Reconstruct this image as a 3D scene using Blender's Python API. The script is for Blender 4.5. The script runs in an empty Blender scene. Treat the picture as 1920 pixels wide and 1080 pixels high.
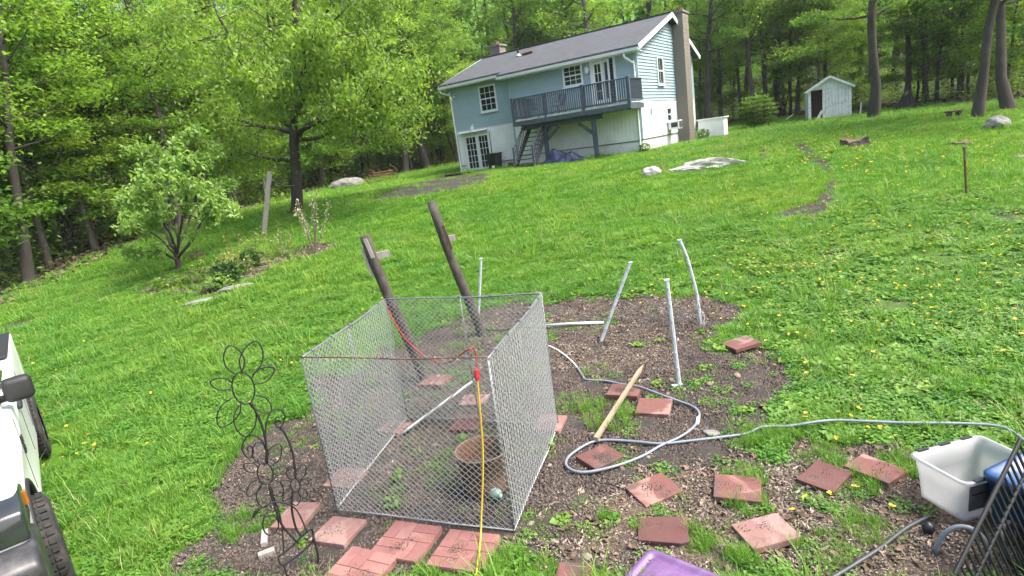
import bpy, bmesh, math, random
import numpy as np
from mathutils import Matrix, Vector

S = bpy.context.scene
COL = S.collection
R = math.radians

# ---------------------------------------------------------------- camera, sky, sun, exposure
cam_data = bpy.data.cameras.new('camera')
cam = bpy.data.objects.new('camera', cam_data); COL.objects.link(cam)
cam_data.sensor_width = 36.0
cam_data.lens = 36.0 * 1100.0 / 1920.0
cam_data.clip_start = 0.05
cam_data.clip_end = 2000
cam.matrix_world = Matrix.Translation((0, 0, 3.0)) @ Matrix.Rotation(R(90 - 13.55), 4, 'X') @ Matrix.Rotation(R(-8.0), 4, 'Z')
S.camera = cam

SUN_ELEV, SUN_AZ = R(56), R(106)          # azimuth clockwise from +Y (the way the camera looks)
world = bpy.data.worlds.new('World'); S.world = world; world.use_nodes = True
wn = world.node_tree.nodes; wl = world.node_tree.links
wn.clear()
wo = wn.new('ShaderNodeOutputWorld'); wb = wn.new('ShaderNodeBackground'); sky = wn.new('ShaderNodeTexSky')
sky.sky_type = 'NISHITA'; sky.sun_disc = False
sky.sun_elevation = SUN_ELEV; sky.sun_rotation = SUN_AZ
sky.air_density = 1.0; sky.dust_density = 6.0; sky.ozone_density = 1.0
wb.inputs[1].default_value = 0.15
wl.new(sky.outputs[0], wb.inputs[0]); wl.new(wb.outputs[0], wo.inputs[0])
sd = bpy.data.lights.new('sun', 'SUN'); sun = bpy.data.objects.new('sun', sd); COL.objects.link(sun)
sd.energy = 1.5; sd.angle = R(20); sd.color = (1.0, 0.965, 0.91)
dirv = Vector((math.sin(SUN_AZ) * math.cos(SUN_ELEV), math.cos(SUN_AZ) * math.cos(SUN_ELEV), math.sin(SUN_ELEV)))
sun.rotation_euler = dirv.to_track_quat('Z', 'Y').to_euler()
sun.location = (0, 0, 30)
S.view_settings.view_transform = 'Standard'; S.view_settings.look = 'None'
S.view_settings.exposure = 1.78; S.view_settings.gamma = 1.0; S.view_settings.use_curve_mapping = False
cy = S.cycles
cy.max_bounces = 4; cy.diffuse_bounces = 3; cy.glossy_bounces = 2; cy.transmission_bounces = 4; cy.transparent_max_bounces = 6
cy.use_light_tree = False; cy.caustics_reflective = False; cy.caustics_refractive = False
cy.use_adaptive_sampling = True; cy.adaptive_threshold = 0.04
cy.use_denoising = True
try:
    cy.denoiser = 'OPENIMAGEDENOISE'; cy.denoising_input_passes = 'RGB_ALBEDO_NORMAL'
except Exception:
    pass
S.render.use_persistent_data = False

# ---------------------------------------------------------------- where things stand (metres)
LAYOUT = {'at_barrel': [-0.489, 4.822, -0.001],
 'at_bin': [2.996, 3.684, -0.0],
 'at_block': [-10.288, 19.299, 0.783],
 'at_bloom': [-5.631, 17.331, 0.785],
 'at_bottle': [-0.401, 4.632, -0.001],
 'at_boulder': [17.895, 21.1, 1.255],
 'at_bush': [21.885, 49.218, 2.217],
 'at_chipstone': [1.741, 5.222, -0.0],
 'at_dark_seat': [19.372, 25.023, 1.618],
 'at_dogwood': [-10.202, 18.24, 0.683],
 'at_edgestoneL': [-7.471, 13.779, 0.362],
 'at_flat_rock': [17.138, 19.721, 1.104],
 'at_flat_rock2': [14.681, 16.459, 0.736],
 'at_ledge': [7.049, 21.282, 1.274],
 'at_ledge2': [5.534, 21.409, 1.287],
 'at_lid': [0.737, 3.415, -0.0],
 'at_maple': [-8.63, 25.445, 1.48],
 'at_rake': [-7.927, 40.983, 1.917],
 'at_rock1': [2.471, 6.401, 0.001],
 'at_rock2': [2.118, 6.303, 0.001],
 'at_rock3': [2.437, 5.622, -0.0],
 'at_rockleft': [-10.214, 40.206, 1.848],
 'at_rusty_disc': [15.174, 19.279, 1.055],
 'at_shed': [21.747, 38.518, 1.896],
 'at_shedstick': [20.957, 42.991, 2.03],
 'at_shrubA': [-7.236, 16.565, 0.652],
 'at_shrubB': [-7.287, 15.067, 0.494],
 'at_stones': [-6.899, 14.533, 0.453],
 'at_stump': [13.13, 21.634, 1.311],
 'at_stump2': [25.519, 36.767, 1.843],
 'at_tank': [13.876, 38.384, 1.892],
 'at_tarp': [2.807, 25.198, 1.63],
 'at_tote': [3.252, 3.593, -0.0],
 'at_trash': [0.005, 28.711, 1.804],
 'at_util': [22.358, 53.726, 2.352],
 'at_weed_near': [8.966, 23.74, 1.513],
 'back_trunks': [[21.59, 47.0, 4.005, 21.023, 47.0, 10.98], [23.979, 50.0, 3.722, 23.319, 50.0, 10.576], [20.123, 46.0, 4.313, 19.29, 46.0, 10.25], [23.951, 48.0, 3.364, 23.527, 48.0, 9.743],
                 [17.114, 47.0, 3.808, 18.027, 47.0, 9.127], [15.592, 52.0, 8.667, 15.301, 52.0, 13.667], [5.766, 54.0, 8.05, 6.093, 54.0, 14.501], [8.479, 50.0, 8.492, 8.355, 50.0, 13.298],
                 [-6.834, 46.0, 2.23, -5.28, 46.0, 9.783], [-10.603, 48.0, 2.042, -9.484, 48.0, 9.825], [26.09, 47.0, 3.402, 25.955, 47.0, 9.598], [27.751, 40.0, 2.258, 27.45, 40.0, 7.92],
                 [28.246, 38.0, 2.042, 27.87, 38.0, 6.216], [27.334, 56.0, 3.029, 26.783, 56.0, 9.607]],
 'bed': [[-10.62, 16.34], [-10.66, 17.99], [-9.83, 18.0], [-8.81, 18.77], [-7.0, 18.05], [-5.78, 18.51], [-4.86, 17.46], [-5.91, 16.68], [-6.68, 15.4], [-6.97, 14.37], [-7.74, 14.29], [-9.04, 14.96]],
 'bed_bare': [[-7.23, 15.7], [-6.78, 16.5], [-6.4, 17.23], [-5.87, 18.18], [-4.95, 17.51], [-5.35, 16.89], [-6.36, 16.17], [-6.75, 15.22]],
 'bin_base': [[2.891, 3.809, -0.0], [2.754, 3.581, -0.0], [3.133, 3.589, -0.0]],
 'bin_rim': [[2.907, 3.924, 0.33], [3.542, 4.044, 0.33], [3.447, 3.799, 0.33], [2.757, 3.49, 0.33]],
 'black_hose2': [[-0.579, 9.364, 0.116], [-0.313, 9.208, 0.108], [0.04, 9.192, 0.107], [0.523, 8.997, 0.097]],
 'black_post': [[10.903, 13.592, 0.431], [10.802, 13.592, 1.53]],
 'chips': [[-0.41, 3.67], [-0.28, 3.99], [0.09, 4.32], [0.61, 4.43], [0.85, 4.89], [1.54, 4.7], [2.12, 4.51], [2.43, 4.84], [2.94, 4.7], [3.34, 4.58], [3.12, 4.04], [3.23, 3.48], [2.84, 3.03]],
 'chips_top': [[-1.09, 9.54], [0.46, 10.53], [2.24, 10.04], [3.21, 9.3], [3.55, 8.64], [2.74, 8.0], [1.64, 6.83], [0.54, 7.23], [-0.61, 7.82]],
 'dark_hose': [[1.745, 3.171, 0.02], [1.98, 3.273, 0.02], [2.234, 3.39, 0.02], [2.525, 3.544, 0.02], [2.761, 3.633, 0.02]],
 'dogwood': {'limbs': [[[-10.13, 18.24, 1.132], [-10.198, 18.34, 1.932], [-10.038, 18.44, 2.889], [-9.682, 18.54, 3.965], [-9.51, 18.64, 4.608]],
                       [[-10.13, 18.24, 1.132], [-9.916, 18.54, 1.696], [-9.53, 18.84, 2.45], [-9.094, 19.14, 3.374], [-9.233, 19.44, 4.053]],
                       [[-10.129, 18.24, 1.014], [-9.402, 17.94, 1.547], [-8.676, 17.64, 2.213], [-8.169, 17.34, 2.409]],
                       [[-10.149, 18.24, 1.186], [-10.554, 18.54, 2.123], [-10.778, 18.84, 3.126], [-11.037, 19.14, 3.892]],
                       [[-10.162, 18.24, 1.137], [-10.456, 17.94, 1.86], [-10.73, 17.64, 2.263], [-10.87, 17.34, 2.242]],
                       [[-10.151, 18.24, 0.932], [-10.354, 18.04, 1.251], [-10.774, 17.84, 1.396], [-11.144, 17.64, 1.386]],
                       [[-10.116, 18.24, 1.181], [-9.482, 17.74, 2.074], [-8.786, 17.24, 3.117], [-8.377, 16.74, 3.965]], [[-10.116, 18.24, 1.181], [-9.889, 17.64, 2.144], [-9.683, 17.04, 2.803], [-9.427, 16.44, 3.545]],
                       [[-10.116, 18.24, 1.181], [-10.01, 18.74, 2.359], [-10.496, 19.24, 3.731], [-10.708, 19.74, 4.589]],
                       [[-10.106, 18.24, 1.095], [-9.57, 18.74, 1.789], [-9.208, 19.24, 2.793], [-9.186, 19.74, 2.978]],
                       [[-10.13, 18.24, 1.132], [-10.279, 18.84, 1.875], [-11.393, 19.44, 2.477], [-11.991, 20.04, 2.853]]],
             'trunk': [[-10.217, 18.24, 0.565], [-10.151, 18.24, 0.932], [-10.158, 18.24, 1.272]]},
 'flowers': [[[-0.049, 1.574], [0.072, 0.124], [[-0.069, 1.906], [0.109, 1.89], [0.18, 1.662], [0.084, 1.339], [-0.113, 1.213], [-0.259, 1.341], [-0.242, 1.685]]],
             [[-0.053, 0.883], [0.053, 0.088], [[-0.051, 1.143], [0.087, 1.076], [0.108, 0.853], [0.017, 0.662], [-0.119, 0.621], [-0.204, 0.757], [-0.176, 1.005]]],
             [[0.127, 0.708], [0.033, 0.058], [[0.116, 0.873], [0.223, 0.846], [0.241, 0.71], [0.186, 0.581], [0.097, 0.541], [0.02, 0.617], [0.035, 0.776]]]],
 'grey_post': [[-8.595, 21.205, 1.081], [-7.834, 21.205, 3.254]],
 'ground_pipe': [[0.411, 9.09, 0.112], [1.361, 8.85, 0.101]],
 'hoop': [[2.543, 3.286, -0.0], [2.783, 3.063, -0.0]],
 'hose': [[0.715, 7.297, 0.035], [0.739, 7.038, 0.03], [0.771, 6.89, 0.027], [0.988, 6.781, 0.025], [1.155, 6.624, 0.023], [1.33, 6.406, 0.021], [1.504, 6.122, 0.02], [1.665, 5.954, 0.02], [1.757, 5.786, 0.02],
          [1.766, 5.627, 0.02], [1.693, 5.464, 0.02], [1.571, 5.313, 0.02], [1.397, 5.186, 0.02], [1.215, 5.1, 0.02], [0.997, 4.958, 0.02], [0.749, 4.861, 0.02], [0.492, 4.817, 0.02], [0.349, 4.854, 0.02],
          [0.275, 4.977, 0.02], [0.308, 5.115, 0.02], [0.431, 5.246, 0.02], [0.58, 5.344, 0.02], [0.742, 5.342, 0.02], [0.988, 5.239, 0.02], [1.223, 5.129, 0.02], [1.477, 5.109, 0.02], [1.784, 5.095, 0.02],
          [2.043, 5.095, 0.02], [2.211, 5.122, 0.02], [2.448, 5.073, 0.02], [2.69, 5.044, 0.02], [2.882, 5.02, 0.02], [3.086, 4.936, 0.02], [3.401, 4.809, 0.02], [3.716, 4.704, 0.02], [3.967, 4.598, 0.02],
          [4.057, 4.483, 0.02], [4.022, 4.262, 0.02]],
 'house': [[-2.252, 35.564], 34],
 'lid_pts': [[0.412, 3.415, 0.08], [0.735, 3.592, 0.08], [1.046, 3.29, 0.08]],
 'maple': {'limbs': [[[-8.165, 25.445, 4.17], [-7.552, 25.695, 4.961], [-6.673, 25.945, 5.721], [-5.878, 26.195, 6.604], [-5.129, 26.445, 7.814], [-4.522, 26.695, 9.452]],
                     [[-8.07, 25.445, 4.591], [-8.521, 25.945, 5.537], [-9.327, 26.445, 6.766], [-10.005, 26.945, 8.104], [-10.389, 27.445, 9.74]],
                     [[-7.86, 25.445, 5.528], [-6.748, 24.945, 6.585], [-6.019, 24.445, 7.812], [-5.194, 23.945, 9.119], [-4.571, 23.445, 10.522]],
                     [[-7.701, 25.445, 6.14], [-7.85, 25.045, 7.552], [-7.823, 24.645, 8.856], [-7.566, 24.245, 10.597]],
                     [[-8.096, 25.445, 4.378], [-7.42, 25.945, 4.358], [-6.104, 26.445, 4.681], [-5.172, 26.945, 4.616], [-3.596, 27.445, 4.139]],
                     [[-8.068, 25.445, 4.699], [-8.944, 24.945, 5.017], [-9.933, 24.445, 5.443], [-10.787, 23.945, 5.336]],
                     [[-7.565, 25.445, 6.748], [-6.811, 26.245, 7.584], [-5.37, 27.045, 9.008], [-4.059, 27.845, 10.713]],
                     [[-7.793, 25.445, 5.731], [-9.217, 26.145, 7.678], [-10.547, 26.845, 9.851], [-11.015, 27.545, 11.939]],
                     [[-7.479, 25.445, 4.942], [-5.734, 24.645, 5.401], [-4.366, 23.845, 6.052], [-3.585, 23.045, 6.148]],
                     [[-8.219, 25.445, 3.629], [-9.267, 26.245, 3.757], [-10.655, 27.045, 4.165], [-12.217, 27.845, 4.13]], [[-7.388, 25.445, 7.343], [-7.215, 26.645, 9.377], [-6.366, 27.845, 11.845]],
                     [[-7.953, 25.445, 5.114], [-7.076, 23.845, 5.924], [-6.22, 22.245, 6.586], [-5.695, 20.645, 7.47]], [[-8.0, 25.445, 4.905], [-7.401, 23.645, 5.559], [-7.501, 21.845, 6.174], [-7.347, 20.045, 6.137]],
                     [[-7.96, 25.445, 4.685], [-6.033, 23.845, 4.99], [-4.852, 22.245, 4.845], [-3.734, 20.645, 4.954]]],
           'trunk': [[-8.66, 25.445, 1.346], [-8.514, 25.445, 2.103], [-8.315, 25.445, 3.199], [-8.125, 25.445, 4.447], [-7.835, 25.445, 5.737], [-7.366, 25.445, 7.34], [-6.992, 25.445, 9.3], [-6.427, 25.445, 12.284]]},
 'netting': [[1.97, 8.81], [2.68, 8.21], [2.56, 7.63], [1.81, 6.41], [1.7, 6.81]],
 'pavers': {'a': [0.951, 4.399, -1.229, 0.313, 0.403, 94],
            'b': [1.609, 4.256, -1.983, 0.351, 0.363, 107],
            'c': [0.875, 3.856, -1.809, 0.308, 0.384, 107],
            'd': [1.587, 3.701, -1.44, 0.301, 0.387, 100],
            'e': [0.606, 5.041, -1.013, 0.298, 0.394, 86],
            'f': [0.146, 3.533, -1.876, 0.197, 0.263, 90],
            'g': [2.336, 4.253, -0.908, 0.269, 0.372, 91],
            'h': [2.758, 4.257, -1.071, 0.37, 0.278, 99],
            'i': [1.151, 6.422, -0.422, 0.38, 0.333, 87],
            'j': [1.357, 5.9, -0.402, 0.368, 0.328, 82],
            'k': [2.894, 7.267, -1.414, 0.363, 0.369, 95],
            'l': [0.201, 5.852, -0.392, 0.308, 0.398, 90],
            'm': [-1.201, 7.529, -0.402, 0.345, 0.397, 92],
            'n': [-0.708, 6.141, -0.327, 0.36, 0.394, 94],
            'o': [-0.654, 6.747, -0.25, 0.343, 0.301, 83],
            'p': [-1.587, 6.312, -0.495, 0.327, 0.26, 92],
            'q': [-1.907, 5.296, -0.323, 0.315, 0.316, 108],
            'r': [-2.22, 4.756, -0.248, 0.305, 0.366, 96],
            's': [-1.758, 4.441, -0.399, 0.364, 0.341, 100],
            't': [-1.131, 4.15, -0.397, 0.499, 0.438, 93],
            'u': [-0.648, 3.934, -0.404, 0.519, 0.398, 87],
            'v': [-1.457, 3.878, -0.466, 0.501, 0.32, 96]},
 'pen_A': [-1.86, 4.77],
 'pen_B': [-1.46, 6.54],
 'pen_C': [0.29, 5.81],
 'pen_D': [-0.25, 4.12],
 'pen_pipe': [[-1.382, 6.188, 0.049], [-0.608, 6.722, 0.304]],
 'plug': [[-0.349, 4.136, 1.424], [-0.354, 4.115, 1.338]],
 'rack': [[2.491, 3.102, -0.0], [3.072, 3.276, 0.75], [2.788, 2.924, 0.1]],
 'red_cord': [[-1.468, 6.543, 1.47], [-1.442, 6.524, 1.395], [-1.346, 6.269, 1.316], [-1.189, 5.891, 1.218], [-0.982, 5.412, 1.194], [-0.804, 5.06, 1.206], [-0.674, 4.79, 1.264], [-0.544, 4.513, 1.388],
              [-0.446, 4.304, 1.505], [-0.383, 4.2, 1.563], [-0.361, 4.245, 1.553], [-0.344, 4.258, 1.507], [-0.35, 4.24, 1.435], [-0.357, 4.229, 1.388]],
 'soil': [[-2.96, 4.18], [-3.2, 5.09], [-3.45, 6.27], [-3.24, 7.08], [-2.89, 7.2], [-3.08, 8.2], [-2.33, 8.42], [-1.88, 9.36], [-1.12, 10.08], [-0.84, 10.54], [0.46, 10.53], [2.24, 10.04], [3.21, 9.3], [3.59, 8.62],
          [3.26, 8.13], [2.73, 7.89], [2.56, 7.22], [3.17, 7.08], [3.08, 6.23], [2.66, 5.51], [2.37, 5.24], [2.06, 5.27], [1.85, 5.01], [1.88, 4.71], [1.49, 4.58], [1.35, 4.18], [1.21, 3.8], [1.16, 3.36]],
 'spots': [[-5.99, 7.22, 0.22], [-4.55, 6.4, 0.12], [-12.89, 15.01, 0.6], [-6.05, 12.76, 0.25]],
 'stake': [[0.621, 5.343, 0.05], [1.541, 7.049, 0.06]],
 'stems': [[[-0.028, 1.456], [0.002, 1.309], [0.005, 1.141], [-0.022, 0.963]], [[-0.051, 0.782], [-0.049, 0.605], [-0.035, 0.44], [0.006, 0.319], [0.047, 0.228]],
           [[0.097, 0.661], [0.061, 0.517], [0.057, 0.357], [0.082, 0.273]], [[0.131, 1.188], [0.147, 1.126], [0.163, 1.005], [0.155, 0.853], [0.139, 0.762]],
           [[0.006, 1.131], [0.025, 1.227], [0.069, 1.322], [0.115, 1.352], [0.159, 1.328], [0.172, 1.268], [0.142, 1.213], [0.108, 1.206], [0.096, 1.248], [0.117, 1.287], [0.138, 1.27]],
           [[-0.017, 0.999], [-0.011, 1.072], [-0.025, 1.152], [-0.075, 1.208], [-0.126, 1.19], [-0.159, 1.129], [-0.148, 1.059], [-0.121, 1.039], [-0.093, 1.075], [-0.101, 1.129], [-0.127, 1.117], [-0.122, 1.09]],
           [[-0.177, 0.613], [-0.125, 0.629], [-0.058, 0.639], [0.018, 0.606], [0.085, 0.526], [0.112, 0.413], [0.125, 0.295]], [[-0.116, 0.184], [-0.016, 0.217], [0.082, 0.273], [0.168, 0.309]],
           [[-0.094, 0.091], [0.035, 0.131], [0.154, 0.198], [0.168, 0.309]], [[-0.116, 0.184], [-0.114, 0.132], [-0.094, 0.091]], [[-0.047, 0.761], [-0.03, 0.538], [-0.039, 0.381], [-0.068, 0.212]],
           [[-0.094, 0.091], [-0.087, -0.017]], [[0.161, 0.247], [0.164, 0.077], [0.144, -0.137]],
           [[-0.161, 0.488], [-0.137, 0.537], [-0.095, 0.543], [-0.061, 0.512], [-0.053, 0.448], [-0.077, 0.399], [-0.122, 0.384], [-0.156, 0.416], [-0.161, 0.488]]],
 'tbud': [0.131, 1.185],
 'tleaf': [-0.178, 0.61],
 'track': [[[12.1, 24.15], [12.32, 23.77], [11.38, 21.05], [10.58, 18.63], [9.88, 17.35], [10.24, 18.49], [10.7, 20.31]],
           [[7.95, 14.75], [9.63, 17.08], [9.6, 16.64], [7.98, 14.19], [7.15, 13.51], [6.43, 13.98], [7.07, 14.49]],
           [[-5.54, 25.28], [-4.78, 28.69], [-2.62, 34.89], [-0.12, 28.6], [-0.61, 24.89], [-2.25, 24.23], [-3.76, 24.0]], [[10.87, 24.39], [11.01, 24.16], [9.68, 21.11], [9.53, 21.28]],
           [[4.93, 12.39], [4.78, 10.57], [3.9, 9.04], [4.12, 10.19]], [[5.26, 9.62], [6.02, 8.59], [5.35, 8.07], [5.05, 8.93]], [[7.07, 8.66], [7.27, 7.94], [6.62, 7.21], [6.42, 7.56]],
           [[10.85, 12.94], [11.02, 12.17], [9.67, 10.65], [9.98, 11.75]]],
 'trellis_at': [-1.976, 4.034, 0.4554],
 'truck': [[-6.18, 7.04], [-4.04, 4.35]],
 'trunks': [[-25.081, 35.39, 1.381, -22.934, 35.39, 11.415], [-21.477, 33.38, 1.408, -19.581, 33.38, 11.584], [-19.514, 24.422, 0.738, -18.226, 24.422, 6.055], [-20.273, 25.86, 0.861, -19.26, 25.86, 5.136],
            [-20.966, 33.239, 1.415, -19.544, 33.239, 7.827], [-17.427, 58.054, 2.222, -16.725, 58.054, 6.648], [-6.59, 59.177, 2.484, -5.448, 59.177, 7.647], [19.53, 30.636, 1.82, 18.661, 30.636, 7.561],
            [19.596, 24.04, 1.539, 18.574, 24.04, 6.071], [21.784, 25.064, 1.621, 20.61, 25.064, 6.042]],
 'white_line': [[0.415, 8.261, 0.06], [0.527, 8.047, 0.052], [0.623, 7.764, 0.043], [0.686, 7.506, 0.035], [0.72, 7.289, 0.03]],
 'white_post': [[[-0.661, 9.843, 0.124], [-0.452, 9.843, 1.212]], [[1.19, 8.175, 0.042], [1.725, 8.175, 1.16]], [[1.801, 6.414, 0.001], [1.745, 6.414, 1.296]],
                [[2.708, 8.297, 0.047], [2.692, 8.297, 0.448], [2.635, 8.297, 0.798], [2.569, 8.297, 1.111], [2.485, 8.297, 1.359]]],
 'wire': [[-7.889, 21.205, 3.02], [-8.475, 25.4, 2.62]],
 'wood_post': [[[-1.375, 7.676, 0.024], [-1.824, 7.676, 2.123]], [[-0.598, 9.152, 0.085], [-1.07, 9.152, 2.334]]],
 'yellow_cord': [[-0.354, 4.115, 1.338], [-0.37, 4.118, 1.094], [-0.395, 4.116, 0.785], [-0.435, 4.112, 0.515], [-0.483, 4.09, 0.252], [-0.514, 4.008, 0.085], [-0.527, 3.792, 0.078], [-0.54, 3.63, 0.07],
                 [-0.563, 3.514, 0.02]]}

# ---------------------------------------------------------------- helpers
def ss(t):
    t = np.clip(t, 0, 1); return t * t * (3 - 2 * t)

def ground(x, y):
    x = np.asarray(x, float); y = np.asarray(y, float)
    z = 1.82 * ss((y - 6) / 24.) + .03 * np.maximum(0, y - 36)
    w = np.clip(y / 20., 0, 1) * (1 - .65 * ss((y - 22) / 14.))
    return z - 0.065 * w * np.log1p(np.exp(np.clip(-(x + 6) / 1.5, -50, 50))) * 1.5
def gz(x, y): return float(ground(x, y))

def vnoise(x, y, seed=0):
    x = np.asarray(x, float); y = np.asarray(y, float)
    xi = np.floor(x).astype(np.int64); yi = np.floor(y).astype(np.int64)
    fx = x - xi; fy = y - yi; fx = fx * fx * (3 - 2 * fx); fy = fy * fy * (3 - 2 * fy)
    def h(a, b):
        n = (a * 374761393 + b * 668265263 + seed * 1442695041) & 0xffffffff
        n = ((n ^ (n >> 13)) * 1274126177) & 0xffffffff
        return ((n ^ (n >> 16)) & 0xffff) / 65535.0
    return (h(xi, yi) * (1 - fx) + h(xi + 1, yi) * fx) * (1 - fy) + (h(xi, yi + 1) * (1 - fx) + h(xi + 1, yi + 1) * fx) * fy
def fbm(x, y, seed=0, o=3):
    return sum(vnoise(x * 2 ** k, y * 2 ** k, seed + k) * .5 ** k for k in range(o)) / sum(.5 ** k for k in range(o))

def poly_sd(px, py, poly):
    """signed distance to a polygon, positive inside"""
    px = np.asarray(px, float); py = np.asarray(py, float)
    d = np.full(px.shape, 1e9); ins = np.zeros(px.shape, bool); n = len(poly)
    for i in range(n):
        ax, ay = poly[i]; bx, by = poly[(i + 1) % n]
        ex, ey = bx - ax, by - ay
        t = np.clip(((px - ax) * ex + (py - ay) * ey) / (ex * ex + ey * ey + 1e-9), 0, 1)
        d = np.minimum(d, np.hypot(px - ax - t * ex, py - ay - t * ey))
        if ay != by:
            c = ((ay > py) != (by > py)) & (px < (bx - ax) * (py - ay) / (by - ay) + ax)
            ins ^= c
    return np.where(ins, d, -d)

def mesh_np(name, V, F, mat=None, smooth=False):
    V = np.asarray(V, np.float32); F = np.asarray(F, np.int32)
    me = bpy.data.meshes.new(name)
    me.vertices.add(len(V)); me.vertices.foreach_set('co', V.ravel())
    k = F.shape[1]
    me.loops.add(F.size); me.loops.foreach_set('vertex_index', F.ravel())
    me.polygons.add(len(F)); me.polygons.foreach_set('loop_start', np.arange(0, F.size, k, dtype=np.int32))
    if smooth: me.polygons.foreach_set('use_smooth', np.ones(len(F), bool))
    me.update(); me.validate()
    if mat: me.materials.append(mat)
    return me

def link(name, data, parent=None, loc=None, rot=None):
    o = bpy.data.objects.new(name, data); COL.objects.link(o)
    if parent is not None: o.parent = parent
    if loc is not None: o.location = loc
    if rot is not None: o.rotation_euler = rot
    return o

def tag(o, label=None, cat=None, group=None, kind=None):
    if label: o['label'] = label
    if cat: o['category'] = cat
    if group: o['group'] = group
    if kind: o['kind'] = kind
    return o

def thing(name, label, cat, loc=(0, 0, 0), rz=0, group=None, rot=None):
    o = bpy.data.objects.new(name, None); COL.objects.link(o)
    o.empty_display_size = .1
    o.location = loc; o.rotation_euler = rot if rot else (0, 0, rz)
    return tag(o, label, cat, group)

def copy_tree(o, parent=None):
    c = o.copy(); COL.objects.link(c); c.parent = parent
    for ch in o.children: copy_tree(ch, c)
    return c

def smooth_path(P, n=6, closed=False):
    P = [Vector(p) for p in P]; out = []
    m = len(P)
    for i in range(m if closed else m - 1):
        if closed: p0, p1, p2, p3 = P[i - 1], P[i], P[(i + 1) % m], P[(i + 2) % m]
        else: p0, p1, p2, p3 = P[max(i - 1, 0)], P[i], P[i + 1], P[min(i + 2, m - 1)]
        for k in range(n):
            t = k / n
            out.append(.5 * ((2 * p1) + (p2 - p0) * t + (2 * p0 - 5 * p1 + 4 * p2 - p3) * t * t + (3 * p1 - p0 - 3 * p2 + p3) * t ** 3))
    if not closed: out.append(P[-1])
    return out

class MB:
    def __init__(s): s.v = []; s.f = []
    def add(s, V, F):
        b = len(s.v); s.v += [tuple(p) for p in V]; s.f += [tuple(i + b for i in q) for q in F]; return s
    def box(s, c, d, M=None):
        x, y, z = c; a, b, e = d[0] / 2, d[1] / 2, d[2] / 2
        V = [Vector((x + i * a, y + j * b, z + k * e)) for i in (-1, 1) for j in (-1, 1) for k in (-1, 1)]
        if M is not None: V = [M @ p for p in V]
        return s.add(V, [(0, 1, 3, 2), (4, 6, 7, 5), (0, 4, 5, 1), (2, 3, 7, 6), (0, 2, 6, 4), (1, 5, 7, 3)])
    def span(s, x0, x1, y0, y1, z0, z1, M=None):
        return s.box(((x0 + x1) / 2, (y0 + y1) / 2, (z0 + z1) / 2), (abs(x1 - x0), abs(y1 - y0), abs(z1 - z0)), M)
    def beam(s, p, q, w, h, up=(0, 0, 1)):
        p = Vector(p); q = Vector(q); d = q - p; L = d.length; d.normalize()
        u = Vector(up)
        if abs(d.dot(u)) > .99: u = Vector((1, 0, 0))
        sx = d.cross(u).normalized(); uz = sx.cross(d)
        V = [p + d * (L * a) + sx * (w * b / 2) + uz * (h * c / 2) for a in (0, 1) for b in (-1, 1) for c in (-1, 1)]
        return s.add(V, [(0, 1, 3, 2), (4, 6, 7, 5), (0, 4, 5, 1), (2, 3, 7, 6), (0, 2, 6, 4), (1, 5, 7, 3)])
    def tube(s, P, r, n=8, closed=False, caps=True):
        P = [Vector(p) for p in P]; m = len(P)
        rr = r if hasattr(r, '__len__') else [r] * m
        V = []; prev = None
        for i in range(m):
            if closed: t = P[(i + 1) % m] - P[i - 1]
            else: t = P[min(i + 1, m - 1)] - P[max(i - 1, 0)]
            if t.length < 1e-9: t = Vector((0, 0, 1))
            t.normalize()
            if prev is None:
                a = Vector((0, 0, 1)) if abs(t.z) < .9 else Vector((1, 0, 0))
                prev = (a - t * a.dot(t)).normalized()
            else:
                prev = prev - t * prev.dot(t)
                prev = prev.normalized() if prev.length > 1e-6 else t.orthogonal().normalized()
            b = t.cross(prev)
            for k in range(n):
                A = 2 * math.pi * k / n
                V.append(P[i] + (prev * math.cos(A) + b * math.sin(A)) * rr[i])
        F = []
        for i in range(m if closed else m - 1):
            j = (i + 1) % m
            for k in range(n): F.append((i * n + k, i * n + (k + 1) % n, j * n + (k + 1) % n, j * n + k))
        if caps and not closed:
            F.append(tuple(range(n - 1, -1, -1))); F.append(tuple(range((m - 1) * n, m * n)))
        return s.add(V, F)
    def lathe(s, prof, n=24, c=(0, 0, 0), M=None):
        V = []; F = []; c = Vector(c)
        for r_, z in prof:
            for k in range(n):
                A = 2 * math.pi * k / n; p = Vector((r_ * math.cos(A), r_ * math.sin(A), z))
                V.append((M @ p if M else p) + c)
        for i in range(len(prof) - 1):
            for k in range(n): F.append((i * n + k, i * n + (k + 1) % n, (i + 1) * n + (k + 1) % n, (i + 1) * n + k))
        return s.add(V, F)
    def prism(s, pts, ax, a, b):
        """polygon pts (2D) in the two axes other than ax, pushed from a to b along ax"""
        def P(u, v, w): return {'x': (w, u, v), 'y': (u, w, v), 'z': (u, v, w)}[ax]
        n = len(pts)
        V = [P(u, v, a) for u, v in pts] + [P(u, v, b) for u, v in pts]
        F = [tuple(range(n)), tuple(range(2 * n - 1, n - 1, -1))] + [(i, i + n, (i + 1) % n + n, (i + 1) % n) for i in range(n)]
        return s.add(V, F)
    def mesh(s, name, mat=None, smooth=False):
        me = bpy.data.meshes.new(name); me.from_pydata(s.v, [], s.f)
        bm = bmesh.new(); bm.from_mesh(me); bmesh.ops.recalc_face_normals(bm, faces=bm.faces); bm.to_mesh(me); bm.free()
        if mat: me.materials.append(mat)
        if smooth:
            for p in me.polygons: p.use_smooth = True
        return me
    def build(s, name, mat, parent=None, smooth=False, bevel=0, loc=None, rot=None, seg=2):
        o = link(name, s.mesh(name, mat, smooth), parent, loc, rot)
        if bevel:
            b = o.modifiers.new('bevel', 'BEVEL'); b.width = bevel; b.segments = seg; b.limit_method = 'ANGLE'; b.angle_limit = R(35)
        return o

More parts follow.
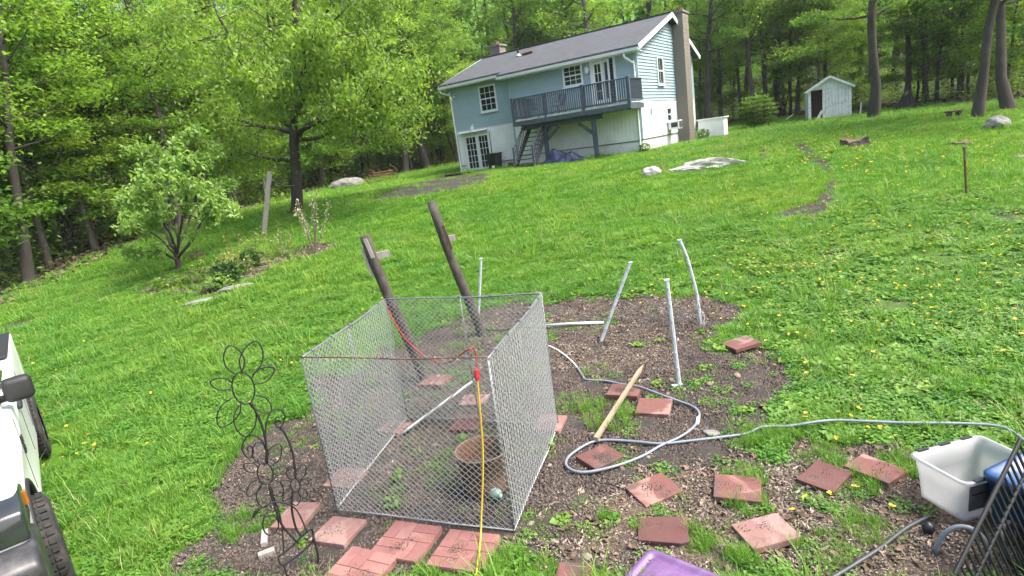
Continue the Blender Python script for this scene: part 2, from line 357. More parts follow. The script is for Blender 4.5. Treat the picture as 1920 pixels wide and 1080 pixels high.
# ---------------------------------------------------------------- materials
def ramp(nt, fac, cols):
    n = nt.nodes.new('ShaderNodeValToRGB'); e = n.color_ramp.elements
    while len(e) < len(cols): e.new(.5)
    for i, (p, c) in enumerate(cols): e[i].position = p; e[i].color = (*c, 1)
    nt.links.new(fac, n.inputs[0]); return n.outputs[0]
def noise(nt, scale, detail=4, vec=None, rough=.55, stretch=None, dist=0):
    n = nt.nodes.new('ShaderNodeTexNoise'); n.inputs['Scale'].default_value = scale; n.inputs['Detail'].default_value = detail
    n.inputs['Roughness'].default_value = rough; n.inputs['Distortion'].default_value = dist
    if vec is not None:
        if stretch:
            m = nt.nodes.new('ShaderNodeMapping'); m.inputs['Scale'].default_value = stretch
            nt.links.new(vec, m.inputs[0]); vec = m.outputs[0]
        nt.links.new(vec, n.inputs['Vector'])
    return n.outputs[0]
def mixc(nt, fac, a, b, mode='MIX'):
    n = nt.nodes.new('ShaderNodeMix'); n.data_type = 'RGBA'; n.blend_type = mode
    for s_, v in ((n.inputs[0], fac), (n.inputs[6], a), (n.inputs[7], b)):
        if isinstance(v, (int, float)): s_.default_value = v
        elif isinstance(v, tuple): s_.default_value = (*v, 1)
        else: nt.links.new(v, s_)
    return n.outputs[2]
def math_n(nt, op, a, b=None, clamp=False):
    n = nt.nodes.new('ShaderNodeMath'); n.operation = op; n.use_clamp = clamp
    for i, v in enumerate((a, b)):
        if v is None: continue
        if isinstance(v, (int, float)): n.inputs[i].default_value = v
        else: nt.links.new(v, n.inputs[i])
    return n.outputs[0]
def newmat(name):
    m = bpy.data.materials.new(name); m.use_nodes = True; nt = m.node_tree
    return m, nt, nt.nodes['Principled BSDF']
def bump(nt, bs, h, strength, dist=.01):
    b = nt.nodes.new('ShaderNodeBump'); b.inputs['Strength'].default_value = strength; b.inputs['Distance'].default_value = dist
    nt.links.new(h, b.inputs['Height']); nt.links.new(b.outputs[0], bs.inputs['Normal'])
def coord(nt, which='Object'):
    return nt.nodes.new('ShaderNodeTexCoord').outputs[which]
def mat(name, c, rough=.6, var=.25, scale=6, c2=None, metal=0, bmp=0, bscale=None, stretch=None, dirt=None, dirt_amt=.35, dscale=2.5, spec=None):
    m, nt, bs = newmat(name); v = coord(nt)
    c2 = c2 or tuple(x * (1 - var) for x in c)
    n1 = noise(nt, scale, 5, v, .6, stretch)
    col = ramp(nt, n1, [(.3, c2), (.7, c)])
    if dirt:
        n2 = noise(nt, dscale, 6, v, .65)
        f = ramp(nt, n2, [(.5, (0, 0, 0)), (.72, (dirt_amt,) * 3)])
        col = mixc(nt, f, col, dirt)
    nt.links.new(col, bs.inputs['Base Color'])
    bs.inputs['Roughness'].default_value = rough; bs.inputs['Metallic'].default_value = metal
    if spec is not None: bs.inputs['Specular IOR Level'].default_value = spec
    if bmp: bump(nt, bs, noise(nt, bscale or scale * 4, 6, v, .65, stretch), bmp)
    return m
def leafmat(name, cols, trans=.4, rough=.5, patch=None, objvar=.25, patch2=None):
    """leaves: colour varies leaf by leaf and plant by plant, light passes through"""
    m, nt, bs = newmat(name); L = nt.links
    geo = nt.nodes.new('ShaderNodeNewGeometry'); oi = nt.nodes.new('ShaderNodeObjectInfo')
    n = len(cols)
    col = ramp(nt, geo.outputs['Random Per Island'], [(i / (n - 1), c) for i, c in enumerate(cols)])
    hs = nt.nodes.new('ShaderNodeHueSaturation')
    L.new(math_n(nt, 'ADD', math_n(nt, 'MULTIPLY', oi.outputs['Random'], objvar * 1.6), 1 - objvar * .8), hs.inputs['Value'])
    L.new(math_n(nt, 'ADD', math_n(nt, 'MULTIPLY', oi.outputs['Random'], -.03), .515), hs.inputs['Hue'])
    L.new(col, hs.inputs['Color']); col = hs.outputs[0]
    if patch:
        p = noise(nt, patch[0], 4, geo.outputs['Position'], .6)
        col = mixc(nt, ramp(nt, p, [(.35, (0, 0, 0)), (.65, (1, 1, 1))]), col, mixc(nt, 1.0, col, patch[1], 'MULTIPLY'))
    if patch2:
        p = noise(nt, patch2[0], 5, geo.outputs['Position'], .65)
        col = mixc(nt, ramp(nt, p, [(.45, (0, 0, 0)), (.68, (1, 1, 1))]), col, mixc(nt, 1.0, col, patch2[1], 'MULTIPLY'))
    L.new(col, bs.inputs['Base Color']); bs.inputs['Roughness'].default_value = rough
    bs.inputs['Specular IOR Level'].default_value = .3
    if trans:
        t = nt.nodes.new('ShaderNodeBsdfTranslucent')
        L.new(mixc(nt, 1.0, col, (1.25, 1.3, .6), 'MULTIPLY'), t.inputs[0])
        mx = nt.nodes.new('ShaderNodeMixShader'); mx.inputs[0].default_value = trans
        L.new(bs.outputs[0], mx.inputs[1]); L.new(t.outputs[0], mx.inputs[2])
        L.new(mx.outputs[0], nt.nodes['Material Output'].inputs[0])
    return m

M = {}
M['white_paint'] = mat('white_paint', (.83, .84, .83), .55, .06, 3, dirt=(.45, .44, .40), dirt_amt=.4, dscale=1.2)
M['white_found'] = mat('white_found', (.76, .77, .74), .8, .12, 2, dirt=(.40, .33, .25), dirt_amt=.55, dscale=.9, bmp=.2, bscale=20)
M['trim'] = mat('trim', (.70, .74, .76), .5, .08, 4)
M['siding'] = mat('siding', (.31, .415, .46), .5, .10, 1.5, dirt=(.24, .335, .38), dirt_amt=.5, dscale=.8)
M['shingle'] = None
M['deck_blue'] = mat('deck_blue', (.058, .082, .108), .65, .3, 5, dirt=(.11, .135, .16), dirt_amt=.5)
M['deck_board'] = mat('deck_board', (.6, .6, .55), .8, .35, 8, stretch=(1, 6, 1), dirt=(.2, .18, .13), dirt_amt=.6)
M['stair_grey'] = mat('stair_grey', (.032, .040, .05), .7, .35, 6, dirt=(.09, .09, .08), dirt_amt=.4)
M['glass'] = mat('glass', (.018, .022, .026), .06, .3, .8, spec=.6)  # opaque; near-black colour stands for the unlit inside behind panes
M['block'] = mat('block', (.215, .19, .16), .9, .25, 3, dirt=(.11, .10, .09), dirt_amt=.6, dscale=1.5, bmp=.4, bscale=25)
M['brick_red'] = mat('brick_red', (.26, .10, .065), .9, .3, 9, dirt=(.3, .27, .24), dirt_amt=.6)
M['black_plastic'] = mat('black_plastic', (.012, .013, .014), .45, .3, 5)
M['tarp'] = mat('tarp', (.012, .024, .068), .4, .5, 5, dirt=(.03, .04, .06), dirt_amt=.5)
M['metal_grey'] = mat('metal_grey', (.36, .38, .40), .4, .25, 12, metal=.75, dirt=(.16, .14, .12), dirt_amt=.5, dscale=6)
M['galv'] = mat('galv', (.43, .445, .45), .5, .25, 30, metal=.15, dirt=(.26, .24, .22), dirt_amt=.5, dscale=9)
M['galv_dark'] = mat('galv_dark', (.22, .23, .24), .5, .35, 20, metal=.5)
M['white_post'] = mat('white_post', (.52, .56, .60), .5, .2, 14, dirt=(.33, .32, .30), dirt_amt=.8, dscale=7)
M['old_wood'] = mat('old_wood', (.066, .057, .048), .9, .55, 5, stretch=(9, 9, 1), dirt=(.15, .135, .115), dirt_amt=.6, dscale=5, bmp=.9, bscale=16)
M['grey_wood'] = mat('grey_wood', (.34, .32, .29), .9, .4, 5, stretch=(9, 9, 1), dirt=(.18, .16, .13), dirt_amt=.6, bmp=.4)
M['pale_wood'] = mat('pale_wood', (.32, .25, .16), .8, .35, 6, stretch=(8, 8, 1), dirt=(.26, .19, .12), dirt_amt=.7, dscale=8, bmp=.3)
M['shed_white'] = mat('shed_white', (.74, .76, .76), .75, .2, 5, stretch=(5, 5, 1), dirt=(.36, .36, .35), dirt_amt=.8, dscale=3)
M['dark_wood'] = mat('dark_wood', (.09, .055, .04), .9, .4, 6)
M['hose'] = mat('hose', (.18, .21, .255), .4, .2, 8, dirt=(.2, .18, .15), dirt_amt=.6, dscale=14)
M['hose_dark'] = mat('hose_dark', (.04, .045, .05), .45, .3, 8)
M['white_plastic'] = mat('white_plastic', (.72, .73, .73), .45, .1, 6)
M['red_plastic'] = mat('red_plastic', (.42, .018, .028), .4, .2, 20)
M['yellow_plastic'] = mat('yellow_plastic', (.62, .42, .05), .45, .25, 20)
M['rust'] = mat('rust', (.155, .068, .035), .9, .5, 7, dirt=(.27, .20, .15), dirt_amt=.6, bmp=.4, bscale=40)
M['black_metal'] = mat('black_metal', (.008, .008, .009), .65, .3, 20)
M['blue_plastic'] = mat('blue_plastic', (.016, .055, .16), .35, .2, 5, dirt=(.10, .15, .24), dirt_amt=.4)
M['purple_plastic'] = mat('purple_plastic', (.13, .068, .168), .35, .12, 4, dirt=(.25, .16, .31), dirt_amt=.4, dscale=9)
M['grey_plastic'] = mat('grey_plastic', (.085, .088, .09), .5, .2, 6, dirt=(.2, .19, .17), dirt_amt=.5, dscale=8)
M['rock'] = mat('rock', (.26, .255, .24), .95, .6, 4, dirt=(.10, .105, .08), dirt_amt=.85, dscale=2.6, bmp=1.0, bscale=7)
M['rock_pale'] = mat('rock_pale', (.44, .43, .41), .95, .45, 4, dirt=(.16, .165, .13), dirt_amt=.7, dscale=2.6, bmp=1.0, bscale=7)
M['rock_brown'] = mat('rock_brown', (.22, .165, .115), .9, .4, 8, bmp=.5, bscale=30)
M['stump'] = mat('stump', (.17, .115, .07), .95, .6, 8, dirt=(.10, .07, .045), dirt_amt=.8, dscale=5, bmp=.6)
M['bark'] = mat('bark', (.068, .056, .045), .95, .45, 5, stretch=(4, 4, .7), dirt=(.13, .13, .10), dirt_amt=.5, dscale=1.2, bmp=1.0, bscale=14)
M['bark_grey'] = mat('bark_grey', (.125, .113, .096), .95, .45, 4, stretch=(4, 4, .7), dirt=(.10, .11, .075), dirt_amt=.5, dscale=1, bmp=1.0, bscale=12)
M['bark_dark'] = mat('bark_dark', (.045, .038, .032), .95, .4, 5, stretch=(4, 4, .7), dirt=(.10, .095, .08), dirt_amt=.5, dscale=1.5, bmp=.8, bscale=14)
M['twig'] = mat('twig', (.20, .16, .12), .9, .4, 6)
M['leaf_forest'] = leafmat('leaf_forest', [(0.094, .175, 0.027), (0.149, .26, 0.038), (0.204, .33, 0.050), (0.275, .39, 0.082)], .58, patch=(.16, (.68, .80, .85)))
M['leaf_maple'] = leafmat('leaf_maple', [(0.095, .185, 0.027), (0.151, .265, 0.038), (0.207, .325, 0.055), (0.280, .385, 0.101)], .55, patch=(.5, (.65, .75, .7)))
M['leaf_dogwood'] = leafmat('leaf_dogwood', [(.12, .235, .045), (.18, .315, .07), (.24, .38, .11), (.32, .45, .18)], .5)
M['leaf_bush'] = leafmat('leaf_bush', [(.06, .135, .016), (.10, .20, .024), (.15, .265, .04)], .4)
M['leaf_shrub'] = leafmat('leaf_shrub', [(.018, .055, .012), (.035, .09, .02), (.06, .135, .03)], .3)
M['leaf_pale'] = leafmat('leaf_pale', [(.12, .17, .04), (.22, .27, .08), (.32, .36, .15)], .35)
M['blossom'] = leafmat('blossom', [(.16, .24, .08), (.34, .34, .24), (.52, .46, .40)], .3)
M['under'] = leafmat('under', [(0.072, .135, 0.027), (0.116, .20, 0.038), (0.165, .26, 0.050), (0.231, .32, 0.075)], .45, patch=(.4, (.6, .7, .7)))
M['grass'] = leafmat('grass', [(0.077, 0.187, 0.023), (0.118, 0.273, 0.032), (0.160, 0.326, 0.043), (0.232, 0.369, 0.075)], .42, patch=(.55, (.70, .84, .85)), objvar=.25, patch2=(.21, (1.35, 1.06, 1.15)))
M['clover'] = leafmat('clover', [(0.071, 0.187, 0.023), (0.112, 0.257, 0.032), (0.160, 0.316, 0.047)], .38, patch=(.8, (.75, .88, .9)), objvar=.3, patch2=(.3, (1.25, 1.04, 1.1)))
M['dandelion_leaf'] = leafmat('dandelion_leaf', [(.075, .17, .015), (.11, .225, .025), (.15, .27, .04)], .3)
M['straw'] = leafmat('straw', [(.30, .27, .13), (.40, .35, .20), (.24, .24, .09)], .3)
M['petal_yellow'] = mat('petal_yellow', (.72, .52, .03), .6, .2, 20)
M['chip'] = leafmat('chip', [(.058, .046, .035), (.130, .104, .078), (.225, .185, .142), (.32, .27, .215)], 0, .9, objvar=.5)
M['litter'] = leafmat('litter', [(.05, .037, .028), (.10, .072, .05), (.18, .135, .095)], 0, .9, objvar=.5)
M['tyre'] = mat('tyre', (.018, .018, .018), .85, .3, 10, dirt=(.07, .06, .05), dirt_amt=.7, dscale=5, bmp=.4, bscale=60)
M['truck_white'] = mat('truck_white', (.78, .80, .80), .2, .03, 1, dirt=(.55, .55, .52), dirt_amt=.3, dscale=1.5)
M['bumper_grey'] = mat('bumper_grey', (.035, .037, .04), .4, .2, 4, metal=.3, dirt=(.17, .16, .15), dirt_amt=.4, dscale=6)
M['pebble'] = mat('pebble', (.27, .225, .18), .95, .5, 30, bmp=.6, bscale=60)
M['clod'] = leafmat('clod', [(.045, .036, .03), (.085, .068, .056), (.13, .105, .087)], 0, .95, objvar=.5)
M['chrome'] = mat('chrome', (.32, .33, .34), .22, .15, 3, metal=.8)
M['head_glass'] = mat('head_glass', (.025, .028, .03), .08, .4, 9, spec=.7)
M['amber'] = mat('amber', (.45, .13, .01), .3, .2, 9)
M['rubber'] = mat('rubber', (.015, .015, .016), .6, .3, 8)

def shingle_mat():
    m, nt, bs = newmat('shingle'); v = coord(nt)
    br = nt.nodes.new('ShaderNodeTexBrick'); br.inputs['Scale'].default_value = 1.0
    br.inputs['Brick Width'].default_value = .30; br.inputs['Row Height'].default_value = .14; br.inputs['Mortar Size'].default_value = .006
    br.inputs['Color1'].default_value = (.042, .047, .052, 1); br.inputs['Color2'].default_value = (.070, .077, .083, 1); br.inputs['Mortar'].default_value = (.03, .03, .034, 1)
    nt.links.new(v, br.inputs['Vector'])
    n = noise(nt, 1.3, 5, v)
    nt.links.new(mixc(nt, ramp(nt, n, [(.35, (0, 0, 0)), (.7, (.5, .5, .5))]), br.outputs[0], (.045, .048, .055)), bs.inputs['Base Color'])
    bs.inputs['Roughness'].default_value = .9
    bump(nt, bs, br.outputs['Fac'], -.5, .008)
    return m
M['shingle'] = shingle_mat()

def paver_mat(name, base, light, dark, light_amt=.5):
    """concrete paver: dyed red, wet patches darker, faded patches paler, speckled"""
    m, nt, bs = newmat(name); v = coord(nt); oi = nt.nodes.new('ShaderNodeObjectInfo')
    add = nt.nodes.new('ShaderNodeVectorMath'); add.operation = 'ADD'
    cmb = nt.nodes.new('ShaderNodeCombineXYZ')
    for i in range(3): nt.links.new(math_n(nt, 'MULTIPLY', oi.outputs['Random'], 37.0 + 11 * i), cmb.inputs[i])
    nt.links.new(v, add.inputs[0]); nt.links.new(cmb.outputs[0], add.inputs[1]); v = add.outputs[0]
    n1 = noise(nt, 7, 5, v, .6); n2 = noise(nt, 2.6, 3, v, .5, dist=.6); n3 = noise(nt, 90, 3, v)
    c = ramp(nt, n1, [(.3, tuple(x * .8 for x in base)), (.7, base)])
    c = mixc(nt, ramp(nt, n2, [(.50, (0, 0, 0)), (.57, (light_amt,) * 3)]), c, light)
    c = mixc(nt, ramp(nt, n1, [(.56, (0, 0, 0)), (.66, (.6, .6, .6))]), c, dark)
    c = mixc(nt, ramp(nt, n3, [(.55, (0, 0, 0)), (.75, (.35, .35, .35))]), c, dark)
    n4 = noise(nt, 3.5, 6, v, .75)
    c = mixc(nt, ramp(nt, n4, [(.54, (0, 0, 0)), (.66, (.75, .75, .75))]), c, (.075, .06, .05))
    nt.links.new(c, bs.inputs['Base Color']); bs.inputs['Roughness'].default_value = .85
    bump(nt, bs, math_n(nt, 'ADD', n3, n4), .5, .006)
    return m
M['paver'] = paver_mat('paver', (.155, .062, .050), (.29, .17, .14), (.075, .038, .031), .8)
M['paver_dark'] = paver_mat('paver_dark', (.105, .042, .036), (.19, .09, .075), (.085, .04, .03), .45)
M['paver_pink'] = paver_mat('paver_pink', (.225, .122, .105), (.31, .215, .185), (.18, .09, .075), .5)
M['brick_pink'] = paver_mat('brick_pink', (.225, .098, .088), (.285, .15, .132), (.21, .085, .07), .55)

def soil_ground_mat():
    m, nt, bs = newmat('ground_soil_and_lawn'); L = nt.links
    at = nt.nodes.new('ShaderNodeAttribute'); at.attribute_name = 'cover'
    sep = nt.nodes.new('ShaderNodeSeparateColor'); L.new(at.outputs['Color'], sep.inputs[0])
    pos = nt.nodes.new('ShaderNodeNewGeometry').outputs['Position']
    nA = noise(nt, .9, 6, pos, .6); nB = noise(nt, 9, 6, pos, .65); nC = noise(nt, 45, 4, pos, .6)
    lawn = ramp(nt, nB, [(.3, (.045, .11, .010)), (.6, (.075, .175, .014)), (.8, (.11, .21, .022))])
    lawn = mixc(nt, ramp(nt, nA, [(.4, (0, 0, 0)), (.65, (.5, .5, .5))]), lawn, (.06, .135, .012))
    soil = ramp(nt, nB, [(.25, (.026, .0248, .023)), (.55, (.051, .048, .044)), (.8, (.094, .087, .079))])
    soil = mixc(nt, ramp(nt, nC, [(.55, (0, 0, 0)), (.72, (.6, .6, .6))]), soil, (.105, .090, .073))
    soil = mixc(nt, ramp(nt, nA, [(.42, (0, 0, 0)), (.6, (.6, .6, .6))]), soil, (.038, .030, .026))
    mul = ramp(nt, nC, [(.3, (.04, .028, .02)), (.5, (.095, .068, .047)), (.68, (.19, .145, .10))])
    lit = ramp(nt, nB, [(.3, (.022, .024, .012)), (.55, (.045, .045, .022)), (.75, (.09, .075, .045))])
    def edge(ch, lo=.35, hi=.65, amt=.5):
        w = math_n(nt, 'ADD', ch, math_n(nt, 'MULTIPLY', math_n(nt, 'SUBTRACT', nB, .5), amt))
        return ramp(nt, w, [(lo, (0, 0, 0)), (hi, (1, 1, 1))])
    c = mixc(nt, edge(sep.outputs[1]), lawn, lit)
    c = mixc(nt, edge(sep.outputs[0]), c, soil)
    c = mixc(nt, edge(sep.outputs[2], .4, .7, .9), c, mul)
    L.new(c, bs.inputs['Base Color']); bs.inputs['Roughness'].default_value = .95; bs.inputs['Specular IOR Level'].default_value = .15
    bump(nt, bs, math_n(nt, 'ADD', nB, math_n(nt, 'MULTIPLY', nC, .5)), .8, .03)
    return m
M['ground'] = soil_ground_mat()

# ---------------------------------------------------------------- ground
LAWN = [(-9, -20), (-13.5, 8), (-15.8, 16), (-16.6, 20), (-16.8, 24), (-15.9, 27.5), (-14.6, 32), (-13.4, 36), (-12.5, 41), (-9, 45), (-4, 47), (4, 50), (12, 52), (19, 52), (23, 48), (26.5, 42), (27.5, 36), (26, 30), (25.5, 25), (25, 15), (24, -20)]
def cover(x, y):
    n1 = fbm(x * 1.6, y * 1.6, 3) - .5; n2 = fbm(x * .45, y * .45, 9) - .5
    soft = lambda d, w: np.clip(d / w + .5, 0, 1)
    soil = soft(poly_sd(x, y, LAYOUT['soil']) + n1 * .7, .25)
    for i, p in enumerate(LAYOUT['track']): soil = np.maximum(soil, soft(poly_sd(x, y, p) + n1 * .35 + (.09 if i < 2 else .08), .3) * ((.85 if i == 2 else .80) if i < 4 else .6 if i == 7 else .3))
    for sx, sy, sr in LAYOUT['spots']: soil = np.maximum(soil, np.clip((sr - np.hypot(x - sx, (y - sy) * 1.4) + n1 * .3) / .12, 0, 1))
    weedy = np.clip((x - 2.2) / 2, 0, 1) * np.clip((15 - y) / 4, 0, 1) * np.clip((y - 4.2) / 1.0, 0, 1)
    soil = np.maximum(soil, weedy * np.clip((fbm(x * 1.5, y * 1.5, 91) - .57) * 8, 0, .48))
    bed = soft(poly_sd(x, y, LAYOUT['bed']) + n1 * .8, .4)
    mulch = np.maximum(soft(poly_sd(x, y, LAYOUT['chips']) + n1 * .6, .3) * (.62 + n1 * .9), soft(poly_sd(x, y, LAYOUT['chips_top']) + n1 * .8, .5) * (.36 + n1 * .8))
    mulch = np.maximum(mulch, soft(poly_sd(x, y, LAYOUT['bed_bare']) + n1 * .5, .3) * .9)
    litter = np.maximum(soft(-poly_sd(x, y, LAWN) + n2 * 2.2, 1.2), bed * .75)
    soil = np.maximum(soil, soft(poly_sd(x, y, LAYOUT['chips']) + n1 * .5, .3) * .95)
    return np.clip(soil, 0, 1), np.clip(litter * np.clip((95 - np.hypot(x, y - 10)) / 15, 0, 1), 0, 1), np.clip(mulch, 0, 1)

def build_ground():
    def axis(segs):
        out = []
        for a, b, st in segs: out.append(np.arange(a, b, st))
        return np.concatenate(out + [np.array([segs[-1][1]])])
    xs = axis([(-260, -60, 10), (-60, -24, 1.2), (-24, -6, .22), (-6, 6, .09), (6, 28, .22), (28, 60, 1.2), (60, 260, 10)])
    ys = axis([(-60, -2, 4), (-2, 3, .4), (3, 11, .09), (11, 30, .22), (30, 56, .5), (56, 120, 3), (120, 400, 20)])
    X, Y = np.meshgrid(xs, ys); s, l, m = cover(X, Y)
    rough = (fbm(X * 1.3, Y * 1.3, 21) - .5) * .05 + (fbm(X * 5, Y * 5, 31) - .5) * (.03 + .03 * s)
    near = np.clip(1 - np.maximum(np.abs(X) - 25, 0) / 20, 0, 1)
    Z = ground(X, Y) + rough * near - .012 + np.minimum(.5 * np.maximum(0, np.hypot(X, Y - 10) - 78), 40)
    V = np.stack([X, Y, Z], -1).reshape(-1, 3); nx = len(xs); ny = len(ys)
    i = np.arange(ny - 1)[:, None] * nx + np.arange(nx - 1)[None, :]
    F = np.stack([i, i + 1, i + nx + 1, i + nx], -1).reshape(-1, 4)
    me = mesh_np('ground', V, F, M['ground'], True)
    a = me.color_attributes.new('cover', 'FLOAT_COLOR', 'POINT')
    a.data.foreach_set('color', np.stack([s, l, m, np.ones_like(s)], -1).astype(np.float32).ravel())
    o = link('ground', me); tag(o, 'sloping yard of green lawn, bare soil and wood mulch', 'ground', kind='structure')
    return o
build_ground()

# ---------------------------------------------------------------- scatter of small uncountable cover (points carry turn, size and kind)
HOLD = []
def blocked(x, y):
    '''places covered by something solid'''
    B = np.zeros(np.shape(x), bool)
    rects = [(v[0], v[1], (.22 if k in 'tuv' else .155), (.21 if k in 'tuv' else .155), v[2]) for k, v in LAYOUT['pavers'].items()]
    rects += [(3.16, 3.77, .36, .27, .19), (3.36, 3.40, .26, .2, .35), (3.28, 2.98, .24, .19, .2), (.98, 2.98, .33, .3, -.77), (-6.1, 7.0, .45, .14, -.9), (-4.0, 4.3, .45, .14, -1.1)]
    for cx, cy_, a, b, ang in rects:
        c, s_ = math.cos(ang), math.sin(ang); u = (x - cx) * c + (y - cy_) * s_; v = -(x - cx) * s_ + (y - cy_) * c
        B |= (np.abs(u) < a) & (np.abs(v) < b)
    bx, by, _ = LAYOUT['at_barrel']; B |= np.hypot(x - bx, y - by) < .24
    u, v = (x - HX0) * HC0 - (y - HY0) * HS0, (x - HX0) * HS0 + (y - HY0) * HC0
    B |= (u > -.05) & (u < 11.55) & (v > -.02) & (v < 9.4)
    return B
HX0, HY0 = LAYOUT['house'][0]; HC0, HS0 = math.cos(R(LAYOUT['house'][1])), math.sin(R(LAYOUT['house'][1]))
def scatter(name, label, cat, protos, P, rz, sc, idx, tilt=None):
    n = len(P)
    me = bpy.data.meshes.new(name); me.vertices.add(n); me.vertices.foreach_set('co', np.asarray(P, np.float32).ravel())
    rot = np.zeros((n, 3), np.float32)
    if tilt is not None: rot[:, :2] = tilt
    rot[:, 2] = rz
    at = me.attributes.new('turn', 'FLOAT_VECTOR', 'POINT'); at.data.foreach_set('vector', rot.ravel())
    at = me.attributes.new('size', 'FLOAT_VECTOR', 'POINT'); at.data.foreach_set('vector', np.asarray(sc, np.float32).ravel())
    at = me.attributes.new('pick', 'INT', 'POINT'); at.data.foreach_set('value', np.asarray(idx, np.int32))
    o = link(name, me)
    ng = bpy.data.node_groups.new(name, 'GeometryNodeTree')
    ng.interface.new_socket('Geometry', in_out='INPUT', socket_type='NodeSocketGeometry')
    ng.interface.new_socket('Geometry', in_out='OUTPUT', socket_type='NodeSocketGeometry')
    N = ng.nodes; Lk = ng.links
    gi = N.new('NodeGroupInput'); go = N.new('NodeGroupOutput'); iop = N.new('GeometryNodeInstanceOnPoints'); g2i = N.new('GeometryNodeGeometryToInstance')
    infos = []
    for k, pm in enumerate(protos):
        po = bpy.data.objects.new(name + '_piece', pm); HOLD.append(po)
        oi = N.new('GeometryNodeObjectInfo'); oi.inputs['Object'].default_value = po; oi.inputs['As Instance'].default_value = True; infos.append(oi)
    for oi in reversed(infos): Lk.new(oi.outputs['Geometry'], g2i.inputs[0])
    def na(nm, t):
        a = N.new('GeometryNodeInputNamedAttribute'); a.data_type = t; a.inputs['Name'].default_value = nm
        return a.outputs['Attribute']
    Lk.new(gi.outputs[0], iop.inputs['Points']); Lk.new(g2i.outputs[0], iop.inputs['Instance'])
    iop.inputs['Pick Instance'].default_value = True
    Lk.new(na('pick', 'INT'), iop.inputs['Instance Index'])
    e2r = N.new('FunctionNodeEulerToRotation'); Lk.new(na('turn', 'FLOAT_VECTOR'), e2r.inputs[0]); Lk.new(e2r.outputs[0], iop.inputs['Rotation'])
    Lk.new(na('size', 'FLOAT_VECTOR'), iop.inputs['Scale'])
    Lk.new(iop.outputs[0], go.inputs[0])
    md = o.modifiers.new('scatter', 'NODES'); md.node_group = ng
    tag(o, label, cat, kind='stuff')
    return o

def blades(rng, n, h0, h1, rad, w, lean=.5):
    V = []; F = []
    for _ in range(n):
        a = rng.random() * 6.283; r_ = rad * math.sqrt(rng.random()); x, y = r_ * math.cos(a), r_ * math.sin(a)
        h = h0 + (h1 - h0) * rng.random(); b = a + rng.normal() * 1.0; l = lean * h * (.3 + rng.random())
        dx, dy = math.cos(b), math.sin(b); px, py = -dy * w / 2, dx * w / 2
        i = len(V)
        V += [(x - px, y - py, -.01), (x + px, y + py, -.01), (x + dx * l * .35 - px * .8, y + dy * l * .35 - py * .8, h * .6), (x + dx * l * .35 + px * .8, y + dy * l * .35 + py * .8, h * .6), (x + dx * l, y + dy * l, h)]
        F += [(i, i + 1, i + 3, i + 2), (i + 2, i + 3, i + 4)]
    return V, F
def leafpads(rng, n, h0, h1, rad, w, ratio=.45):
    V = []; F = []
    for _ in range(n):
        a = rng.random() * 6.283; r_ = rad * math.sqrt(rng.random()); c = Vector((r_ * math.cos(a), r_ * math.sin(a), h0 + (h1 - h0) * rng.random()))
        b = rng.random() * 6.283; u = Vector((math.cos(b), math.sin(b), rng.normal() * .3)); v = Vector((-math.sin(b), math.cos(b), rng.normal() * .3))
        s_ = w * (.6 + .7 * rng.random()); i = len(V)
        V += [c - u * s_ * .5, c + v * s_ * ratio + u * s_ * .05 + Vector((0, 0, s_ * .15)), c + u * s_ * .55, c - v * s_ * ratio + u * s_ * .05 + Vector((0, 0, s_ * .15))]
        F += [(i, i + 1, i + 2, i + 3)]
    return V, F
def clods(rng, n):
    V = []; F = []
    for _ in range(n):
        c = Vector((rng.normal() * .06, rng.normal() * .06, .002)); s_ = .006 + .012 * rng.random() ** 2; i = len(V)
        V += [c + Vector((s_ * math.cos(a) * (.7 + .5 * rng.random()), s_ * math.sin(a) * (.7 + .5 * rng.random()), -.002)) for a in (0, 1.5, 3.1, 4.7)] + [c + Vector((rng.normal() * s_ * .3, rng.normal() * s_ * .3, s_ * .9))]
        F += [(i, i + 1, i + 4), (i + 1, i + 2, i + 4), (i + 2, i + 3, i + 4), (i + 3, i, i + 4)]
    return V, F
def pm(name, VF, m):
    me = bpy.data.meshes.new(name); me.from_pydata([tuple(v) for v in VF[0]], [], VF[1]); me.materials.append(m); return me

